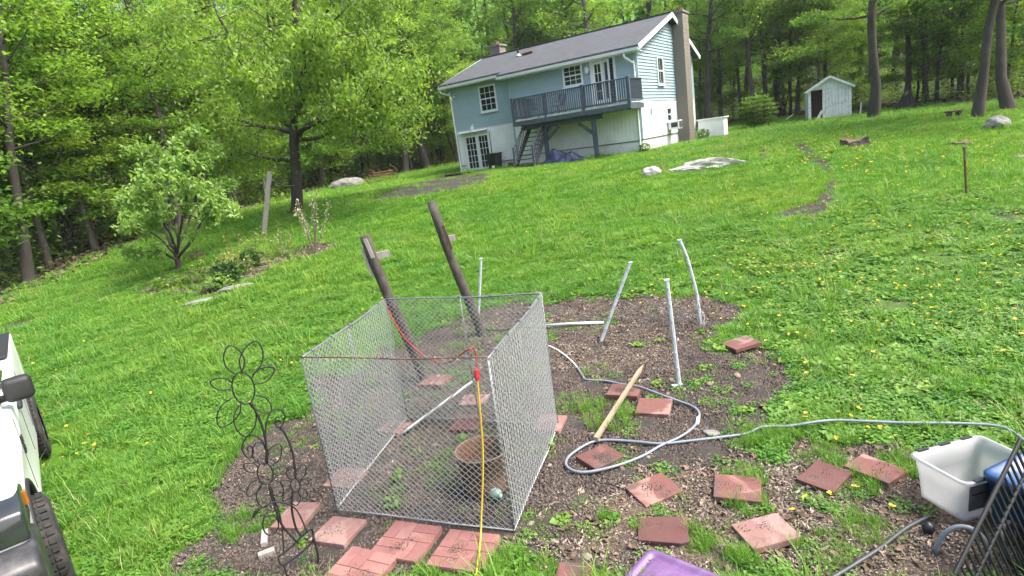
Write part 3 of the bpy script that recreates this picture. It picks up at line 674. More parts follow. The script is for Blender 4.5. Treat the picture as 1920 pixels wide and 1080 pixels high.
def build_grass():
    rng = np.random.default_rng(5)
    protos = [pm('grass_tuft', blades(rng, 30, .045, .10, .08, .006, .8), M['grass']),
              pm('grass_tuft', blades(rng, 26, .035, .085, .085, .006, .9), M['grass']),
              pm('clover_patch', leafpads(rng, 40, .010, .05, .10, .025), M['clover']),
              pm('clover_patch', leafpads(rng, 30, .015, .06, .10, .032), M['clover']),
              pm('tall_grass', blades(rng, 22, .10, .24, .06, .007, .8), M['grass']),
              pm('rosette', leafpads(rng, 14, .015, .05, .09, .065), M['dandelion_leaf']),
              pm('dry_grass', blades(rng, 7, .06, .20, .07, .004, 1.1), M['straw'])]
    P = []; SC = []; ID = []
    # rings of distance: nearer ones are finer and closer set
    for y0, y1, dens, wid, hgt in [(2.6, 6, 300, .95, .78), (6, 9, 240, 1.05, .85), (9, 13, 150, 1.3, .95), (13, 19, 84, 1.75, 1.05), (19, 28, 46, 2.4, 1.05), (28, 52, 19, 3.6, 1.2)]:
        xl, xr = -.98 * y1 - 2.2, .98 * y1 + 2.2
        xl = max(xl, -22); xr = min(xr, 28)
        n = int((xr - xl) * (y1 - y0) * dens)
        x = rng.uniform(xl, xr, n); y = rng.uniform(y0, y1, n)
        k = (np.abs(x) < .98 * y + 2.2); x = x[k]; y = y[k]
        s, l, m = cover(x, y)
        right = np.clip((x - 1) / 4, 0, 1) * np.clip((16 - y) / 6, 0, 1)
        patch = fbm(x * .8, y * .8, 41); fine = fbm(x * 3, y * 3, 51)
        p = np.clip(1 - 1.15 * np.maximum(s, l * .97) , .0, 1) * (1 - np.clip(m * 1.6, 0, .93) * (fine < .60))
        # weeds creeping into soil and mulch
        p = np.maximum(p, np.where((fbm(x * 2.2, y * 2.2, 61) > .58) & (s > .4), .15, 0))
        p = np.maximum(p, np.where((fbm(x * 1.7, y * 1.7, 71) > .52) & (m > .25) & (y < 5.2) & (fine > .5), .18, 0))
        p = np.where((poly_sd(x, y, LAYOUT['bed']) > 0) & (fine > .5) & (y > 14), np.maximum(p, .35), p)
        p *= np.where(right * (fine < .45) > 0, 1 - .35 * right, 1)
        p = np.where(blocked(x, y), 0, p)
        k = rng.random(len(x)) < p
        x = x[k]; y = y[k]; patch = patch[k]; fine = fine[k]; right = right[k]; s = s[k]; m = m[k]
        u = rng.random(len(x)); clov = np.clip((patch - .42) * 5 + .55 * right, 0, 1) * np.clip((16 - y) / 8, 0, 1)
        idx = np.where(u < clov * .75, np.where(rng.random(len(x)) < .5, 2, 3), np.where(rng.random(len(x)) < .5, 0, 1))
        u2 = rng.random(len(x))
        idx = np.where(u2 < .03 + .05 * right, 4, idx); idx = np.where((u2 > .97 - .16 * right) & (y < 14), 5, idx); idx = np.where((u2 > .03) & (u2 < .045 + .03 * right), 6, idx)
        sc = (.75 + .6 * rng.random(len(x))) * (.8 + .5 * fine)
        sc *= np.where((s > .4) | (m > .4), .75, 1)
        P.append(np.stack([x, y, ground(x, y) + (fbm(x * 1.3, y * 1.3, 21) - .5) * .05 - .012], -1))
        SC.append(np.stack([sc * wid, sc * wid, sc * hgt], -1)); ID.append(idx)
    # taller tufts seen one by one in the soil and mulch
    for cx, cy_, r_, n in [(2.2, 5.02, .22, 120), (2.1, 4.85, .2, 40), (1.62, 4.08, .16, 40), (2.75, 4.95, .3, 110), (2.5, 4.5, .2, 40), (-.28, 3.83, .1, 50), (1.1, 3.72, .13, 50), (1.33, 3.5, .1, 35), (1.75, 4.45, .18, 60), (2.5, 4.15, .2, 60), (.5, 4.1, .08, 25), (.75, 4.0, .08, 20), (.9, 5.85, .35, 60), (-.92, 3.78, .1, 40), (3.0, 4.3, .2, 60), (2.3, 3.6, .2, 40), (.55, 6.3, .3, 50), (-2.7, 4.75, .25, 60), (1.9, 3.45, .2, 40)]:
        a = rng.random(n) * 6.283; q = r_ * np.sqrt(rng.random(n)); x = cx + q * np.cos(a); y = cy_ + q * np.sin(a)
        P.append(np.stack([x, y, ground(x, y) - .005], -1)); h = (.42 + .3 * rng.random(n)) * (1 - .97 * blocked(x, y))
        SC.append(np.stack([h * .9, h * .9, h], -1)); ID.append(np.where(rng.random(n) < .6, 0, np.where(rng.random(n) < .5, 4, 3)))
    P = np.concatenate(P); SC = np.concatenate(SC); ID = np.concatenate(ID)
    scatter('grass', 'short green grass and clover growing over the whole yard', 'grass', protos, P, rng.random(len(P)) * 6.283, SC, ID)
    # mulch chips, dead leaves
    chips = [pm('wood_chip', leafpads(rng, 8, .0, .018, .07, .045, .17), M['chip']), pm('wood_chip', leafpads(rng, 12, .0, .014, .08, .024, .28), M['chip']), pm('wood_chip', blades(rng, 7, .004, .015, .07, .016, 4.0), M['chip']), pm('dead_leaf', leafpads(rng, 4, .004, .02, .06, .045), M['litter']), pm('soil_clod', clods(rng, 14), M['clod'])]
    n = 26000; x = rng.uniform(-3.2, 4.4, n); y = rng.uniform(2.9, 10.6, n); s, l, m = cover(x, y)
    f = fbm(x * 2.4, y * 2.4, 81)
    p = np.clip(m * 1.5, 0, 1) * .9 + s * .10 * (f > .45)
    k = (rng.random(n) < p) & ~blocked(x, y); x = x[k]; y = y[k]; f = f[k]
    P = np.stack([x, y, ground(x, y) + (fbm(x * 1.3, y * 1.3, 21) - .5) * .05 - .004], -1)
    x2 = rng.uniform(-11, -4.5, 9000); y2 = rng.uniform(14, 19, 9000); s2, l2, m2 = cover(x2, y2); k = rng.random(9000) < m2 + .12 * (l2 > .5); x2 = x2[k]; y2 = y2[k]
    P2 = np.stack([x2, y2, ground(x2, y2)], -1)
    sc = np.concatenate([.5 + .55 * rng.random(len(P)), 1.2 + .8 * rng.random(len(P2))]); P = np.concatenate([P, P2])
    scatter('wood_mulch', 'pale brown wood chips strewn over the bare soil', 'wood mulch', chips, P, rng.random(len(P)) * 6.283, np.stack([sc] * 3, -1), rng.choice([0, 0, 1, 1, 2, 3], len(P)), rng.normal(0, .12, (len(P), 2)))
    n = 14000; x = rng.uniform(-3.6, 3.8, n); y = rng.uniform(2.9, 10.6, n); s, l, m = cover(x, y); k = (rng.random(n) < s) & ~blocked(x, y); x = x[k]; y = y[k]; sc = .6 + .8 * rng.random(len(x))
    px_, py_, pz_ = [], [], []
    for k_, v in LAYOUT['pavers'].items():
        c_ = {'c': 26, 'e': 16, 'i': 22, 'a': 12, 's': 14, 'd': 7, 'b': 10, 'q': 16, 'p': 22, 'n': 10, 't': 8, 'u': 8, 'v': 6}.get(k_, 3); f_ = rng.random(2) * .12 - .06
        px_ += list(v[0] + f_[0] + rng.normal(0, .055, c_)); py_ += list(v[1] + f_[1] + rng.normal(0, .045, c_)); pz_ += [.064 if k_ in 'tuv' else .043] * c_
    x = np.concatenate([x, px_]); y = np.concatenate([y, py_]); z = np.concatenate([(fbm(x[:len(sc)] * 1.3, y[:len(sc)] * 1.3, 21) - .5) * .05 - .008, pz_]); sc = np.concatenate([sc, .25 + .3 * rng.random(len(px_))])
    scatter('soil_crumbs', 'dark crumbs of dry earth on the bare soil', 'soil crumbs', [chips[4]], np.stack([x, y, ground(x, y) + z], -1), rng.random(len(x)) * 6.283, np.stack([sc] * 3, -1), np.zeros(len(x)))
    # forest floor litter along the edge of the wood
    n = 30000; x = rng.uniform(-32, 34, n); y = rng.uniform(9, 58, n); d = -poly_sd(x, y, LAWN); k = (d > -.8) & (d < 7) & (rng.random(n) < np.clip(1.1 - d * .12, 0, 1)); x = x[k]; y = y[k]
    scatter('leaf_litter', 'brown fallen leaves along the edge of the wood', 'leaf litter', [chips[3], chips[0]], np.stack([x, y, ground(x, y)], -1), rng.random(len(x)) * 6.283, np.stack([2.5 + 2 * rng.random(len(x))] * 3, -1), rng.choice([0, 0, 1], len(x)))
    # dandelions
    b = MB()
    for k in range(9):
        a = k * 2.4; r_ = .004 + .011 * k / 9
        b.add([(0, 0, .06), (r_ * 1.5 * math.cos(a - .5), r_ * 1.5 * math.sin(a - .5), .068 - r_ * .2), (r_ * 1.7 * math.cos(a), r_ * 1.7 * math.sin(a), .072 - r_ * .3), (r_ * 1.5 * math.cos(a + .5), r_ * 1.5 * math.sin(a + .5), .068 - r_ * .2)], [(0, 1, 2, 3)])
    b.tube([(0, 0, 0), (.004, .002, .035), (0, 0, .06)], .002, 4)
    dm = b.mesh('dandelion', M['petal_yellow']); dm.materials.append(M['dandelion_leaf'])
    for q in dm.polygons: q.material_index = 1 if q.index >= 9 else 0
    X = []; Y = []
    for cx, cy_, r_, n in [(4.4, 10.6, 1.6, 50), (4.9, 8.6, 2.0, 70), (7, 10, 2.6, 80), (9, 13, 3, 80), (11.5, 19, 2.6, 110), (12.6, 22.5, 2.2, 80), (13, 17.5, 3, 90), (15, 15, 4, 60), (8, 17, 3, 50), (6, 24, 3, 35), (3, 23, 4, 25), (-7, 11, 4, 22), (-5, 8, 1.6, 12), (0, 14, 4, 16), (9, 25, 2.5, 40), (6.5, 7, 1.8, 45), (3.6, 6.6, .9, 10), (2.9, 5.05, .4, 9), (2.3, 4.0, .5, 5), (2.5, 9.8, .7, 14), (11, 9.5, 2.5, 40), (-9, 13, 3, 10), (-6.5, 6.5, 1.2, 10)]:
        a = rng.random(n) * 6.283; q = r_ * np.sqrt(rng.random(n)); X.append(cx + q * np.cos(a)); Y.append(cy_ + q * np.sin(a))
    X = np.concatenate(X); Y = np.concatenate(Y); h = 1.1 + .9 * rng.random(len(X)); w = (.95 + .45 * rng.random(len(X))) * np.clip(Y / 13, 1, 1.35)
    scatter('dandelions', 'yellow dandelion heads dotted over the lawn, thickest near the track', 'dandelions', [dm], np.stack([X, Y, ground(X, Y)], -1), rng.random(len(X)) * 6.283, np.stack([w, w, h * np.clip(Y / 13, 1, 1.4)], -1), np.zeros(len(X)), rng.normal(0, .25, (len(X), 2)))
build_grass()

# ---------------------------------------------------------------- trees
def leaf_arrays(rng, P, size, droop=.3, flat=.6, ratio=.55):
    """four-cornered folded leaves at points P"""
    n = len(P); a = rng.random(n) * 2 * np.pi
    u = np.stack([np.cos(a), np.sin(a), rng.normal(0, 1 - flat, n) - droop], -1); u /= np.linalg.norm(u, axis=1)[:, None]
    w = np.stack([rng.normal(0, 1 - flat, n), rng.normal(0, 1 - flat, n), np.ones(n)], -1)
    v = np.cross(w, u); v /= np.linalg.norm(v, axis=1)[:, None] + 1e-9
    nn = np.cross(u, v); s = (size * (.65 + .7 * rng.random(n)))[:, None]
    V = np.stack([P - u * s * .5, P + v * s * ratio * .5 + nn * s * .10, P + u * s * .5 - nn * s * .08, P - v * s * ratio * .5 + nn * s * .10], 1).reshape(-1, 3)
    F = np.arange(n * 4).reshape(-1, 4)
    return V, F

def limb(rng, p0, az, el, L, up=.25, n=5, wob=.12):
    P = [np.array(p0, float)]; d = np.array([math.cos(az) * math.cos(el), math.sin(az) * math.cos(el), math.sin(el)])
    for i in range(n):
        d = d + np.array([rng.normal() * wob, rng.normal() * wob, up / n + rng.normal() * wob * .6]); d /= np.linalg.norm(d)
        P.append(P[-1] + d * L / n)
    return P

def sample_path(P, t):
    P = np.asarray(P, float); m = len(P) - 1; q = min(max(t, 0), .9999) * m; i = int(q); return P[i] * (1 - q + i) + P[i + 1] * (q - i)

def crown_from_limbs(rng, limbs, radii, twigs, twig_len, nleaf, leaf, jit=(.35, .35, .12), mb=None, tmin=.35, droop=.3, flat=.6, ratio=.55, hang=0.0):
    tips = []
    for P, r0 in zip(limbs, radii):
        L = sum(np.linalg.norm(np.asarray(P[i + 1]) - np.asarray(P[i])) for i in range(len(P) - 1))
        k = max(2, int(twigs * L))
        for j in range(k):
            t = tmin + (1 - tmin) * (j + rng.random()) / k; b = sample_path(P, t)
            dd = sample_path(P, min(t + .08, 1)) - sample_path(P, t - .08); az = math.atan2(dd[1], dd[0]) + rng.normal() * 1.1
            tl = twig_len * (.5 + .8 * rng.random()) * (1.15 - .45 * t)
            T = limb(rng, b, az, rng.normal() * .3 + .12, tl, .05 - hang, 3, .18); tips.append(T)
            if mb is not None: mb.tube(T, [max(.006, r0 * .30), max(.005, r0 * .22), max(.004, r0 * .14), .003], 3, caps=False)
        tips.append(P[-3:] if len(P) > 3 else P)
    n = len(tips); wts = rng.random(n) + .35; wts /= wts.sum(); cnt = rng.multinomial(nleaf, wts)
    pts = []
    for T, c in zip(tips, cnt):
        if not c: continue
        t = rng.random(c) ** .7; T = np.asarray(T, float); m = len(T) - 1; q = np.clip(t, 0, .9999) * m; i = q.astype(int); fr = (q - i)[:, None]
        pts.append(T[i] * (1 - fr) + T[i + 1] * fr + rng.normal(0, 1, (c, 3)) * np.array(jit))
    pts = np.concatenate(pts)
    if hang: pts[:, 2] -= np.abs(rng.normal(0, hang, len(pts)))
    return leaf_arrays(rng, pts, np.full(len(pts), leaf), droop, flat, ratio)

def forest_proto(seed, h, r0, cb, spread, nleaf, leaf, barkm, n_limbs=22, lowfrac=1.0):
    rng = np.random.default_rng(seed); mb = MB()
    k = 9; wob = np.cumsum(rng.normal(0, .10, (k, 2)), 0); wob -= wob[0]
    T = [np.array([wob[i, 0], wob[i, 1], h * i / (k - 1) - (.3 if i == 0 else 0)]) for i in range(k)]
    rr = [r0 * (1.35 if i == 0 else (1 - .85 * (i / (k - 1)) ** 1.2)) for i in range(k)]
    mb.tube(T, rr, 9, caps=False)
    limbs = []; rad = []
    for j in range(n_limbs):
        f = (j + rng.random()) / n_limbs; z = cb + (h * .98 - cb) * f ** lowfrac; p = sample_path(T, z / h); az = j * 2.4 + rng.normal() * .5
        prof = (1 - f) ** .6 * .75 + .25
        L = spread * prof * (.6 + .6 * rng.random()); P = limb(rng, p, az, .15 + .5 * f + rng.normal() * .15, L, .25, 5, .16)
        rb = r0 * .28 * (1 - .6 * f); mb.tube(P, [rb * (1 - .8 * i / 5) for i in range(6)], 5, caps=False); limbs.append(P); rad.append(rb)
    V, F = crown_from_limbs(rng, limbs, rad, 1.6, spread * .42, nleaf, leaf, (.36, .36, .11), mb, .25)
    return mb.mesh('trunk', barkm, True), mesh_np('crown', V, F, None), (V, F), (mb.v, mb.f)

PROTO = []
for args in [(11, 14, .17, 4.2, 3.9, 6800, .19, 'bark_dark', 24, 1.15), (12, 15, .20, 4.8, 4.2, 6800, .20, 'bark', 22, 1.15), (13, 13, .12, 3.0, 3.4, 6500, .18, 'bark_dark', 24, 1.0), (14, 15, .30, 5.6, 4.6, 6500, .21, 'bark_grey', 20, 1.1), (15, 9.5, .11, 1.2, 2.9, 9000, .17, 'bark_grey', 22, 1.0), (16, 7, .08, .8, 2.6, 8000, .17, 'bark', 20, 1.0)]:
    t, c, cv, tv = forest_proto(*args[:7], M[args[7]], *args[8:]); c.materials.append(M['leaf_forest']); PROTO.append((t, c, cv, tv))

def plant_tree(i, x, y, label, group, rz=0., s=1., lean=(0, 0), name='woodland_tree', cat='tree', bark=None):
    t, c, _, _ = PROTO[i]
    o = thing(name, label, cat, (x, y, gz(x, y) - .02), 0, group, rot=(lean[1], lean[0], rz)); o.scale = (s, s, s)
    a = link('trunk', t, o); link('crown', c, o)
    if bark:
        a.material_slots[0].link = 'OBJECT'; a.material_slots[0].material = M[bark]
    return o

def big_leaf_tree(key, name, label, cat, trunk_r, limb_r, nleaf, leaf, bark, leafm, twigs, twig_len, jit, seed, hang=0., droop=.6, flat=.5, tmin=.3, ratio=.5):
    D_ = LAYOUT[key]; b = D_['trunk'][0]; rng = np.random.default_rng(seed)
    o = thing(name, label, cat, tuple(b))
    loc = lambda P: [np.array(p) - np.array(b) for p in P]
    T = [np.array(p) for p in smooth_path(loc(D_['trunk']), 3)]; m = len(T); mb = MB()
    top = .25 if key == 'maple' else .62
    mb.tube(T, [trunk_r * (1.5 if i == 0 else (1.15 if i == 1 else 1 - (1 - top) * i / m)) for i in range(m)], 12, caps=False)
    limbs = []; rad = []
    for q in D_['limbs']:
        P = [np.array(p) for p in smooth_path(loc(q), 3)]
        P = [P[0]] + [p + rng.normal(0, .05 if key == 'maple' else .02, 3) for p in P[1:]]
        mb.tube(P, [limb_r * (1 - .85 * i / len(P)) for i in range(len(P))], 7, caps=False); limbs.append(P); rad.append(limb_r)
        n2 = 4 if key == 'maple' else 2
        for j in range(n2):
            t = .35 + .6 * (j + rng.random()) / n2; p = sample_path(P, t); d = sample_path(P, t + .1) - sample_path(P, t - .1)
            L = np.linalg.norm(P[-1] - P[0]) * (.25 + .2 * rng.random())
            Q = limb(rng, p, math.atan2(d[1], d[0]) + rng.normal() * .9, .25 + rng.normal() * .3, L, .1, 4, .15)
            mb.tube(Q, [limb_r * .4 * (1 - .8 * i / 5) for i in range(5)], 5, caps=False); limbs.append(Q); rad.append(limb_r * .4)
    V, F = crown_from_limbs(rng, limbs, rad, twigs, twig_len, nleaf, leaf, jit, mb, tmin, droop, flat, ratio, hang)
    link('trunk', mb.mesh('trunk', M[bark], True), o)
    link('crown', mesh_np('crown', V, F, M[leafm]), o)
    return o

def leaf_bush(name, label, cat, x, y, rx, ry, rz_, n, leaf, leafm, seed, stems=7, group=None, hollow=.55, stemm='twig', layered=False):
    rng = np.random.default_rng(seed); o = thing(name, label, cat, (x, y, gz(x, y) - .02), 0, group)
    d = rng.normal(0, 1, (n, 3)); d /= np.linalg.norm(d, axis=1)[:, None]; r_ = hollow + (1 - hollow) * rng.random(n)
    lump = .78 + .42 * fbm(d[:, 0] * 2.5 + 5, d[:, 1] * 2.5 + d[:, 2] * 2.5 + 9, seed)
    P = d * (r_ * lump)[:, None] * np.array([rx, ry, rz_ * .55]); P[:, 2] += rz_ * .52
    if layered: P[:, 2] = np.round(P[:, 2] / .28) * .28 + rng.normal(0, .05, n)
    P = P[P[:, 2] > .03]
    V, F = leaf_arrays(rng, P, np.full(len(P), leaf), .25, .5)
    mb = MB()
    for k in range(stems):
        a = k * 6.283 / stems + rng.normal() * .3; q = limb(rng, (.04 * math.cos(a), .04 * math.sin(a), 0), a, 1.0 + rng.normal() * .15, rz_ * .8, .1, 4, .1)
        mb.tube(q, [.02, .016, .012, .008, .004], 5, caps=False)
    link('stem', mb.mesh('stem', M[stemm]), o); link('foliage', mesh_np('foliage', V, F, M[leafm]), o)
    return o

def build_woods():
    rng = np.random.default_rng(77)
    # trees of the wood that can be told apart, each placed where its trunk stands
    lab = ['dark trunk at the wood edge, third from the left frame edge', 'tall slim tree at the wood edge just left of the small pale tree', 'dark trunk nearest the left frame edge at the wood edge', 'thin trunk at the wood edge, second from the left frame edge', 'slim dark tree right behind the small pale tree', 'slender tree standing behind the big maple trunk', 'tall tree behind the left end of the blue house']
    spec = [(1, 1.0), (1, .95), (0, 1.0), (2, 1.0), (1, .95), (2, 1.0), (3, 1.0)]; spot = [(-19.6, 27.2), (-17.0, 28.6), (-17.6, 21.6), (-18.2, 23.6), (-16.0, 29.8)]
    for k, (tr, lb, (pi_, s)) in enumerate(zip(LAYOUT['trunks'][:7], lab, spec)):
        h = tr[5] - tr[2]; lx = math.atan2(tr[3] - tr[0], h) * .7; x, y = tr[0], tr[1]
        if y > 50: x, y = x * 47 / y, 47.0
        if k < 5: x, y = spot[k]; lx = .17
        plant_tree(pi_, x, y, lb, 'trees of the wood', rng.random() * 6, s, (lx, 0), bark='bark_dark')
    lab = ['thick grey-barked oak beside the white shed', 'tall two-toned trunk behind the grey boulder', 'tall grey trunk nearest the right frame edge']
    for tr, lb, (pi_, s, ly) in zip(LAYOUT['trunks'][7:10], lab, [(3, .82, -.06), (1, .9, -.12), (3, .72, -.12)]):
        plant_tree(pi_, tr[0], tr[1], lb, 'trees of the wood', rng.random() * 6, s, (ly, 0), bark='bark')
    lab = ['dark trunk in the wood above the round bush', 'dark trunk in the wood just right of the round bush', 'branching dark trunk left of the round bush', 'slim trunk in the wood left of the white shed', 'tree in the wood just right of the house gable', 'tree behind the chimney of the blue house', 'tree behind the middle of the house roof', 'tree behind the ridge near the deck door', 'tree in the wood between maple and house', 'tree in the wood behind the rusty rake', 'tree in the wood right behind the white shed', 'tree right of the grey-barked oak beside the shed', 'slim tree left of the grey boulder in the wood', 'thin tree deep in the wood left of the shed']
    for k, (tr, lb) in enumerate(zip(LAYOUT['back_trunks'], lab)):
        plant_tree([0, 1, 0, 2, 3, 1, 0, 3, 1, 2, 0, 1, 2, 0][k], tr[0], tr[1], lb, 'trees of the wood', rng.random() * 6, .9 + .25 * rng.random(), (math.atan2(tr[3] - tr[0], 7) * .6, 0), bark='bark' if k % 3 else 'bark_dark')
    # low trees leafing out at the edge of the wood
    edge = [(-18.2, 20.6, 5, 'leaning in at the left frame edge'), (-22, 29, 4, 'behind the second trunk from the left frame edge'), (-18.0, 26.2, 4, 'left of the small pale tree, nearer one'), (-18.5, 27, 5, 'left of the small pale tree, farther one'), (-17.2, 30.5, 4, 'behind the small pale tree'), (-16.4, 32.8, 5, 'between the small pale tree and the maple'), (-15, 34.5, 4, 'left of the maple trunk'), (-14.4, 37.5, 4, 'just left of and behind the maple trunk'), (-13.4, 40.5, 5, 'right behind the maple trunk'), (-12.6, 43, 5, 'between the maple and the rusty rake'), (-9.6, 46.6, 5, 'behind the rusty rake'), (-6.5, 47.5, 4, 'between the rusty rake and the house'), (-3, 49, 5, 'behind the left end of the house'),
            (2, 53, 4, 'behind the left part of the roof'), (8, 54, 4, 'behind the middle of the roof'), (14, 54.5, 5, 'behind the roof near the gable'), (18.5, 53, 4, 'right of the house gable'), (22, 57, 5, 'just left of the utility pole'), (24.6, 50.5, 5, 'between the round bush and the shed'), (25, 46, 4, 'behind the shed doorway'), (27.5, 49, 4, 'behind the shed, farther back'), (29, 45, 5, 'just behind the oak trunk'), (30.5, 43, 5, 'right of the oak trunk'), (29, 40, 4, 'midway between the oak and the boulder'), (29.6, 37, 5, 'behind the left one of the two tall right trunks'), (33, 38.5, 5, 'far behind the grey boulder'), (28.5, 33, 5, 'close behind the grey boulder'), (29, 31, 4, 'at the right frame edge')]
    for k, (x, y, i, where) in enumerate(edge):
        plant_tree(i, x, y, 'low bright green understorey tree ' + where, 'understorey trees', rng.random() * 6, .85 + .4 * rng.random(), (rng.normal() * .04, rng.normal() * .04), name='understorey_tree')
    for k in range(46):      # second row, closely alike
        for _ in range(50):
            x = rng.uniform(-42, 48); y = rng.uniform(24, 62); d = -float(poly_sd(x, y, LAWN))
            if 1.6 < d < 13 and abs(x) < .95 * y + 6 and not (x > .58 * y and rng.random() < .75): break
        plant_tree(int(rng.choice([0, 1, 2, 3])), x, y, 'slender tree standing among others inside the wood ' + ('left of the maple' if x < -.62 * y else 'behind the maple' if x < -.15 * y else 'behind the house' if x < .36 * y else 'behind the shed' if x < .62 * y else 'near the right frame edge'), 'slender trees inside the wood', rng.random() * 6, .85 + .35 * rng.random(), (-.13 * np.sign(x) * min(1, abs(x) / (.5 * y)) + rng.normal() * .03, rng.normal() * .03), bark=['bark', 'bark_dark', 'bark_grey'][k % 3])
    # the wood beyond reads as one mass
    tv = []; tf = []; lv = []; lf = []; nb = 0; nl = 0
    for k in range(150):
        for _ in range(60):
            x = rng.uniform(-75, 85); y = rng.uniform(22, 96); d = -float(poly_sd(x, y, LAWN))
            if (5 if k % 3 == 0 else 9) < d < 48 and abs(x) < 1.0 * y + 10 and not (x > .5 * y and k % 3 and rng.random() < .6): break
        i = int(rng.choice([4, 5]) if k % 3 == 0 else rng.choice([0, 1, 2, 3, 4, 5, 4])); (V, F), (bv, bf) = PROTO[i][2], PROTO[i][3]
        a = rng.random() * 6.283; s = (.9 + .4 * rng.random()) * (1.3 if (abs(x) < .5 * y and k % 3) else 1.05); Rm = np.array([[math.cos(a), -math.sin(a), 0], [math.sin(a), math.cos(a), 0], [0, 0, 1]]) * s
        o = np.array([x, y, gz(x, y)])
        q = V.reshape(-1, 4, 3); sel = rng.choice(len(q), 1700, replace=False); q = q[sel]; c = q.mean(1, keepdims=True); q = c + (q - c) * 2.0
        q = q.reshape(-1, 3) @ Rm.T + o; lv.append(q); lf.append(np.arange(len(q)).reshape(-1, 4) + nl); nl += len(q)
        nt_ = 9 * 9; bvn = np.array(bv[:nt_]) @ Rm.T + o; tv.append(bvn); tf.append(np.array([f for f in bf if len(f) == 4 and max(f) < nt_]) + nb); nb += nt_
    w = tag(link('woodland', None), 'deep green wood of many trees closing the far side of the yard', 'wood', kind='stuff')
    a = link('trunks', mesh_np('trunks', np.concatenate(tv), np.concatenate(tf), M['bark_dark'], True), w); a['kind'] = 'stuff'
    a = link('foliage', mesh_np('foliage', np.concatenate(lv), np.concatenate(lf), M['leaf_forest']), w); a['kind'] = 'stuff'
    # undergrowth at knee to head height along the edge
    P = []
    for k in range(900):
        x = rng.uniform(-40, 46); y = rng.uniform(12, 80); d = -float(poly_sd(x, y, LAWN))
        if d < .9 or d > 34: continue
        h = rng.uniform(.5, 1.3) + min(d, 8) * .22; n = 240
        P.append(np.stack([x + rng.normal(0, .75, n), y + rng.normal(0, .75, n), gz(x, y) + np.abs(rng.normal(0, h * .5, n))], -1))
    P = np.concatenate(P); V, F = leaf_arrays(rng, P, np.full(len(P), .21), .1, .6)
    tag(link('undergrowth', mesh_np('undergrowth', V, F, M['under'])), 'low leafy undergrowth along the foot of the wood', 'undergrowth', kind='stuff')
build_woods()

big_leaf_tree('maple', 'maple_tree', 'big spreading maple with bright green crown left of the house', 'tree', .27, .10, 39000, .165, 'bark_dark', 'leaf_maple', 1.5, 1.7, (.28, .28, .22), 3, hang=.22, droop=.9, flat=.45)
big_leaf_tree('dogwood', 'small_tree', 'small round-crowned tree with pale drooping leaves in the left bed', 'tree', .10, .045, 8500, .165, 'bark', 'leaf_dogwood', 2.8, .38, (.10, .10, .08), 4, hang=.06, droop=.7, flat=.55, tmin=.42, ratio=.42)

# ---------------------------------------------------------------- the house (own frame: x along the front, y to the back, z up)
HX, HY = LAYOUT['house'][0]; HA = -R(LAYOUT['house'][1]); HZ = 1.78
HW, HD, HT, JOG, JX = 11.5, 9.4, 4.85, .45, 4.3
RIDGE_Y, RIDGE_Z = 4.9, 6.65

def lap_wall(mb, a, b, z0, z1, out, top=None, pitch=.15):
    """clapboards from a to b (2D), tilted, out = outward 2D normal; top(t) cuts the gable"""
    a = np.array(a, float); b = np.array(b, float); out = np.array(out, float); z = z0
    while z < z1 - 1e-6:
        zt = min(z + pitch, z1)
        ts = [0., 1.]
        if top is not None:
            # span of t where the wall is higher than zt
            tt = np.linspace(0, 1, 401); ok = np.array([top(t) >= (z + zt) / 2 for t in tt])
            if not ok.any(): break
            ts = [tt[ok][0], tt[ok][-1]]
        p0 = a + (b - a) * ts[0]; p1 = a + (b - a) * ts[1]
        q = lambda p, d, zz: (p[0] + out[0] * d, p[1] + out[1] * d, zz)
        mb.add([q(p0, .042, z), q(p1, .042, z), q(p1, .004, zt), q(p0, .004, zt), q(p0, 0, z), q(p1, 0, z)], [(0, 1, 2, 3), (4, 5, 1, 0)])
        z = zt

def window(parent, face, u, z0, w, h, cols, rows, trim=.09, mid=True):
    """face(u, d, z) -> point; a framed window with glazing bars and pane"""
    def bx(mb, u0, u1, d0, d1, za, zb):
        V = [face(i, j, k) for i in (u0, u1) for j in (d0, d1) for k in (za, zb)]
        mb.add(V, [(0, 1, 3, 2), (4, 6, 7, 5), (0, 4, 5, 1), (2, 3, 7, 6), (0, 2, 6, 4), (1, 5, 7, 3)])
    f = MB(); bx(f, u, u + trim, .005, .075, z0, z0 + h); bx(f, u + w - trim, u + w, .005, .075, z0, z0 + h)
    bx(f, u + trim, u + w - trim, .005, .075, z0 + h - trim, z0 + h); bx(f, u + trim, u + w - trim, .005, .075, z0, z0 + trim)
    if mid: bx(f, u + trim, u + w - trim, .01, .06, z0 + h / 2 - .03, z0 + h / 2 + .03)
    fr = f.build('window', M['trim'], parent)
    p = MB(); bx(p, u + trim * .8, u + w - trim * .8, .006, .028, z0 + trim * .8, z0 + h - trim * .8); p.build('pane', M['glass'], fr)
    g = MB(); iw = w - 2 * trim; ih = h - 2 * trim
    for i in range(1, cols): x = u + trim + iw * i / cols; bx(g, x - .012, x + .012, .029, .042, z0 + trim, z0 + h - trim)
    for j in range(1, rows):
        if mid and j * 2 == rows: continue
        z = z0 + trim + ih * j / rows; bx(g, u + trim, u + w - trim, .030, .040, z - .012, z + .012)
    if g.v: g.build('glazing_bar', M['trim'], fr)
    s = MB(); bx(s, u - .04, u + w + .04, .005, .11, z0 - .05, z0 - .001); s.build('sill', M['trim'], fr)
    return fr

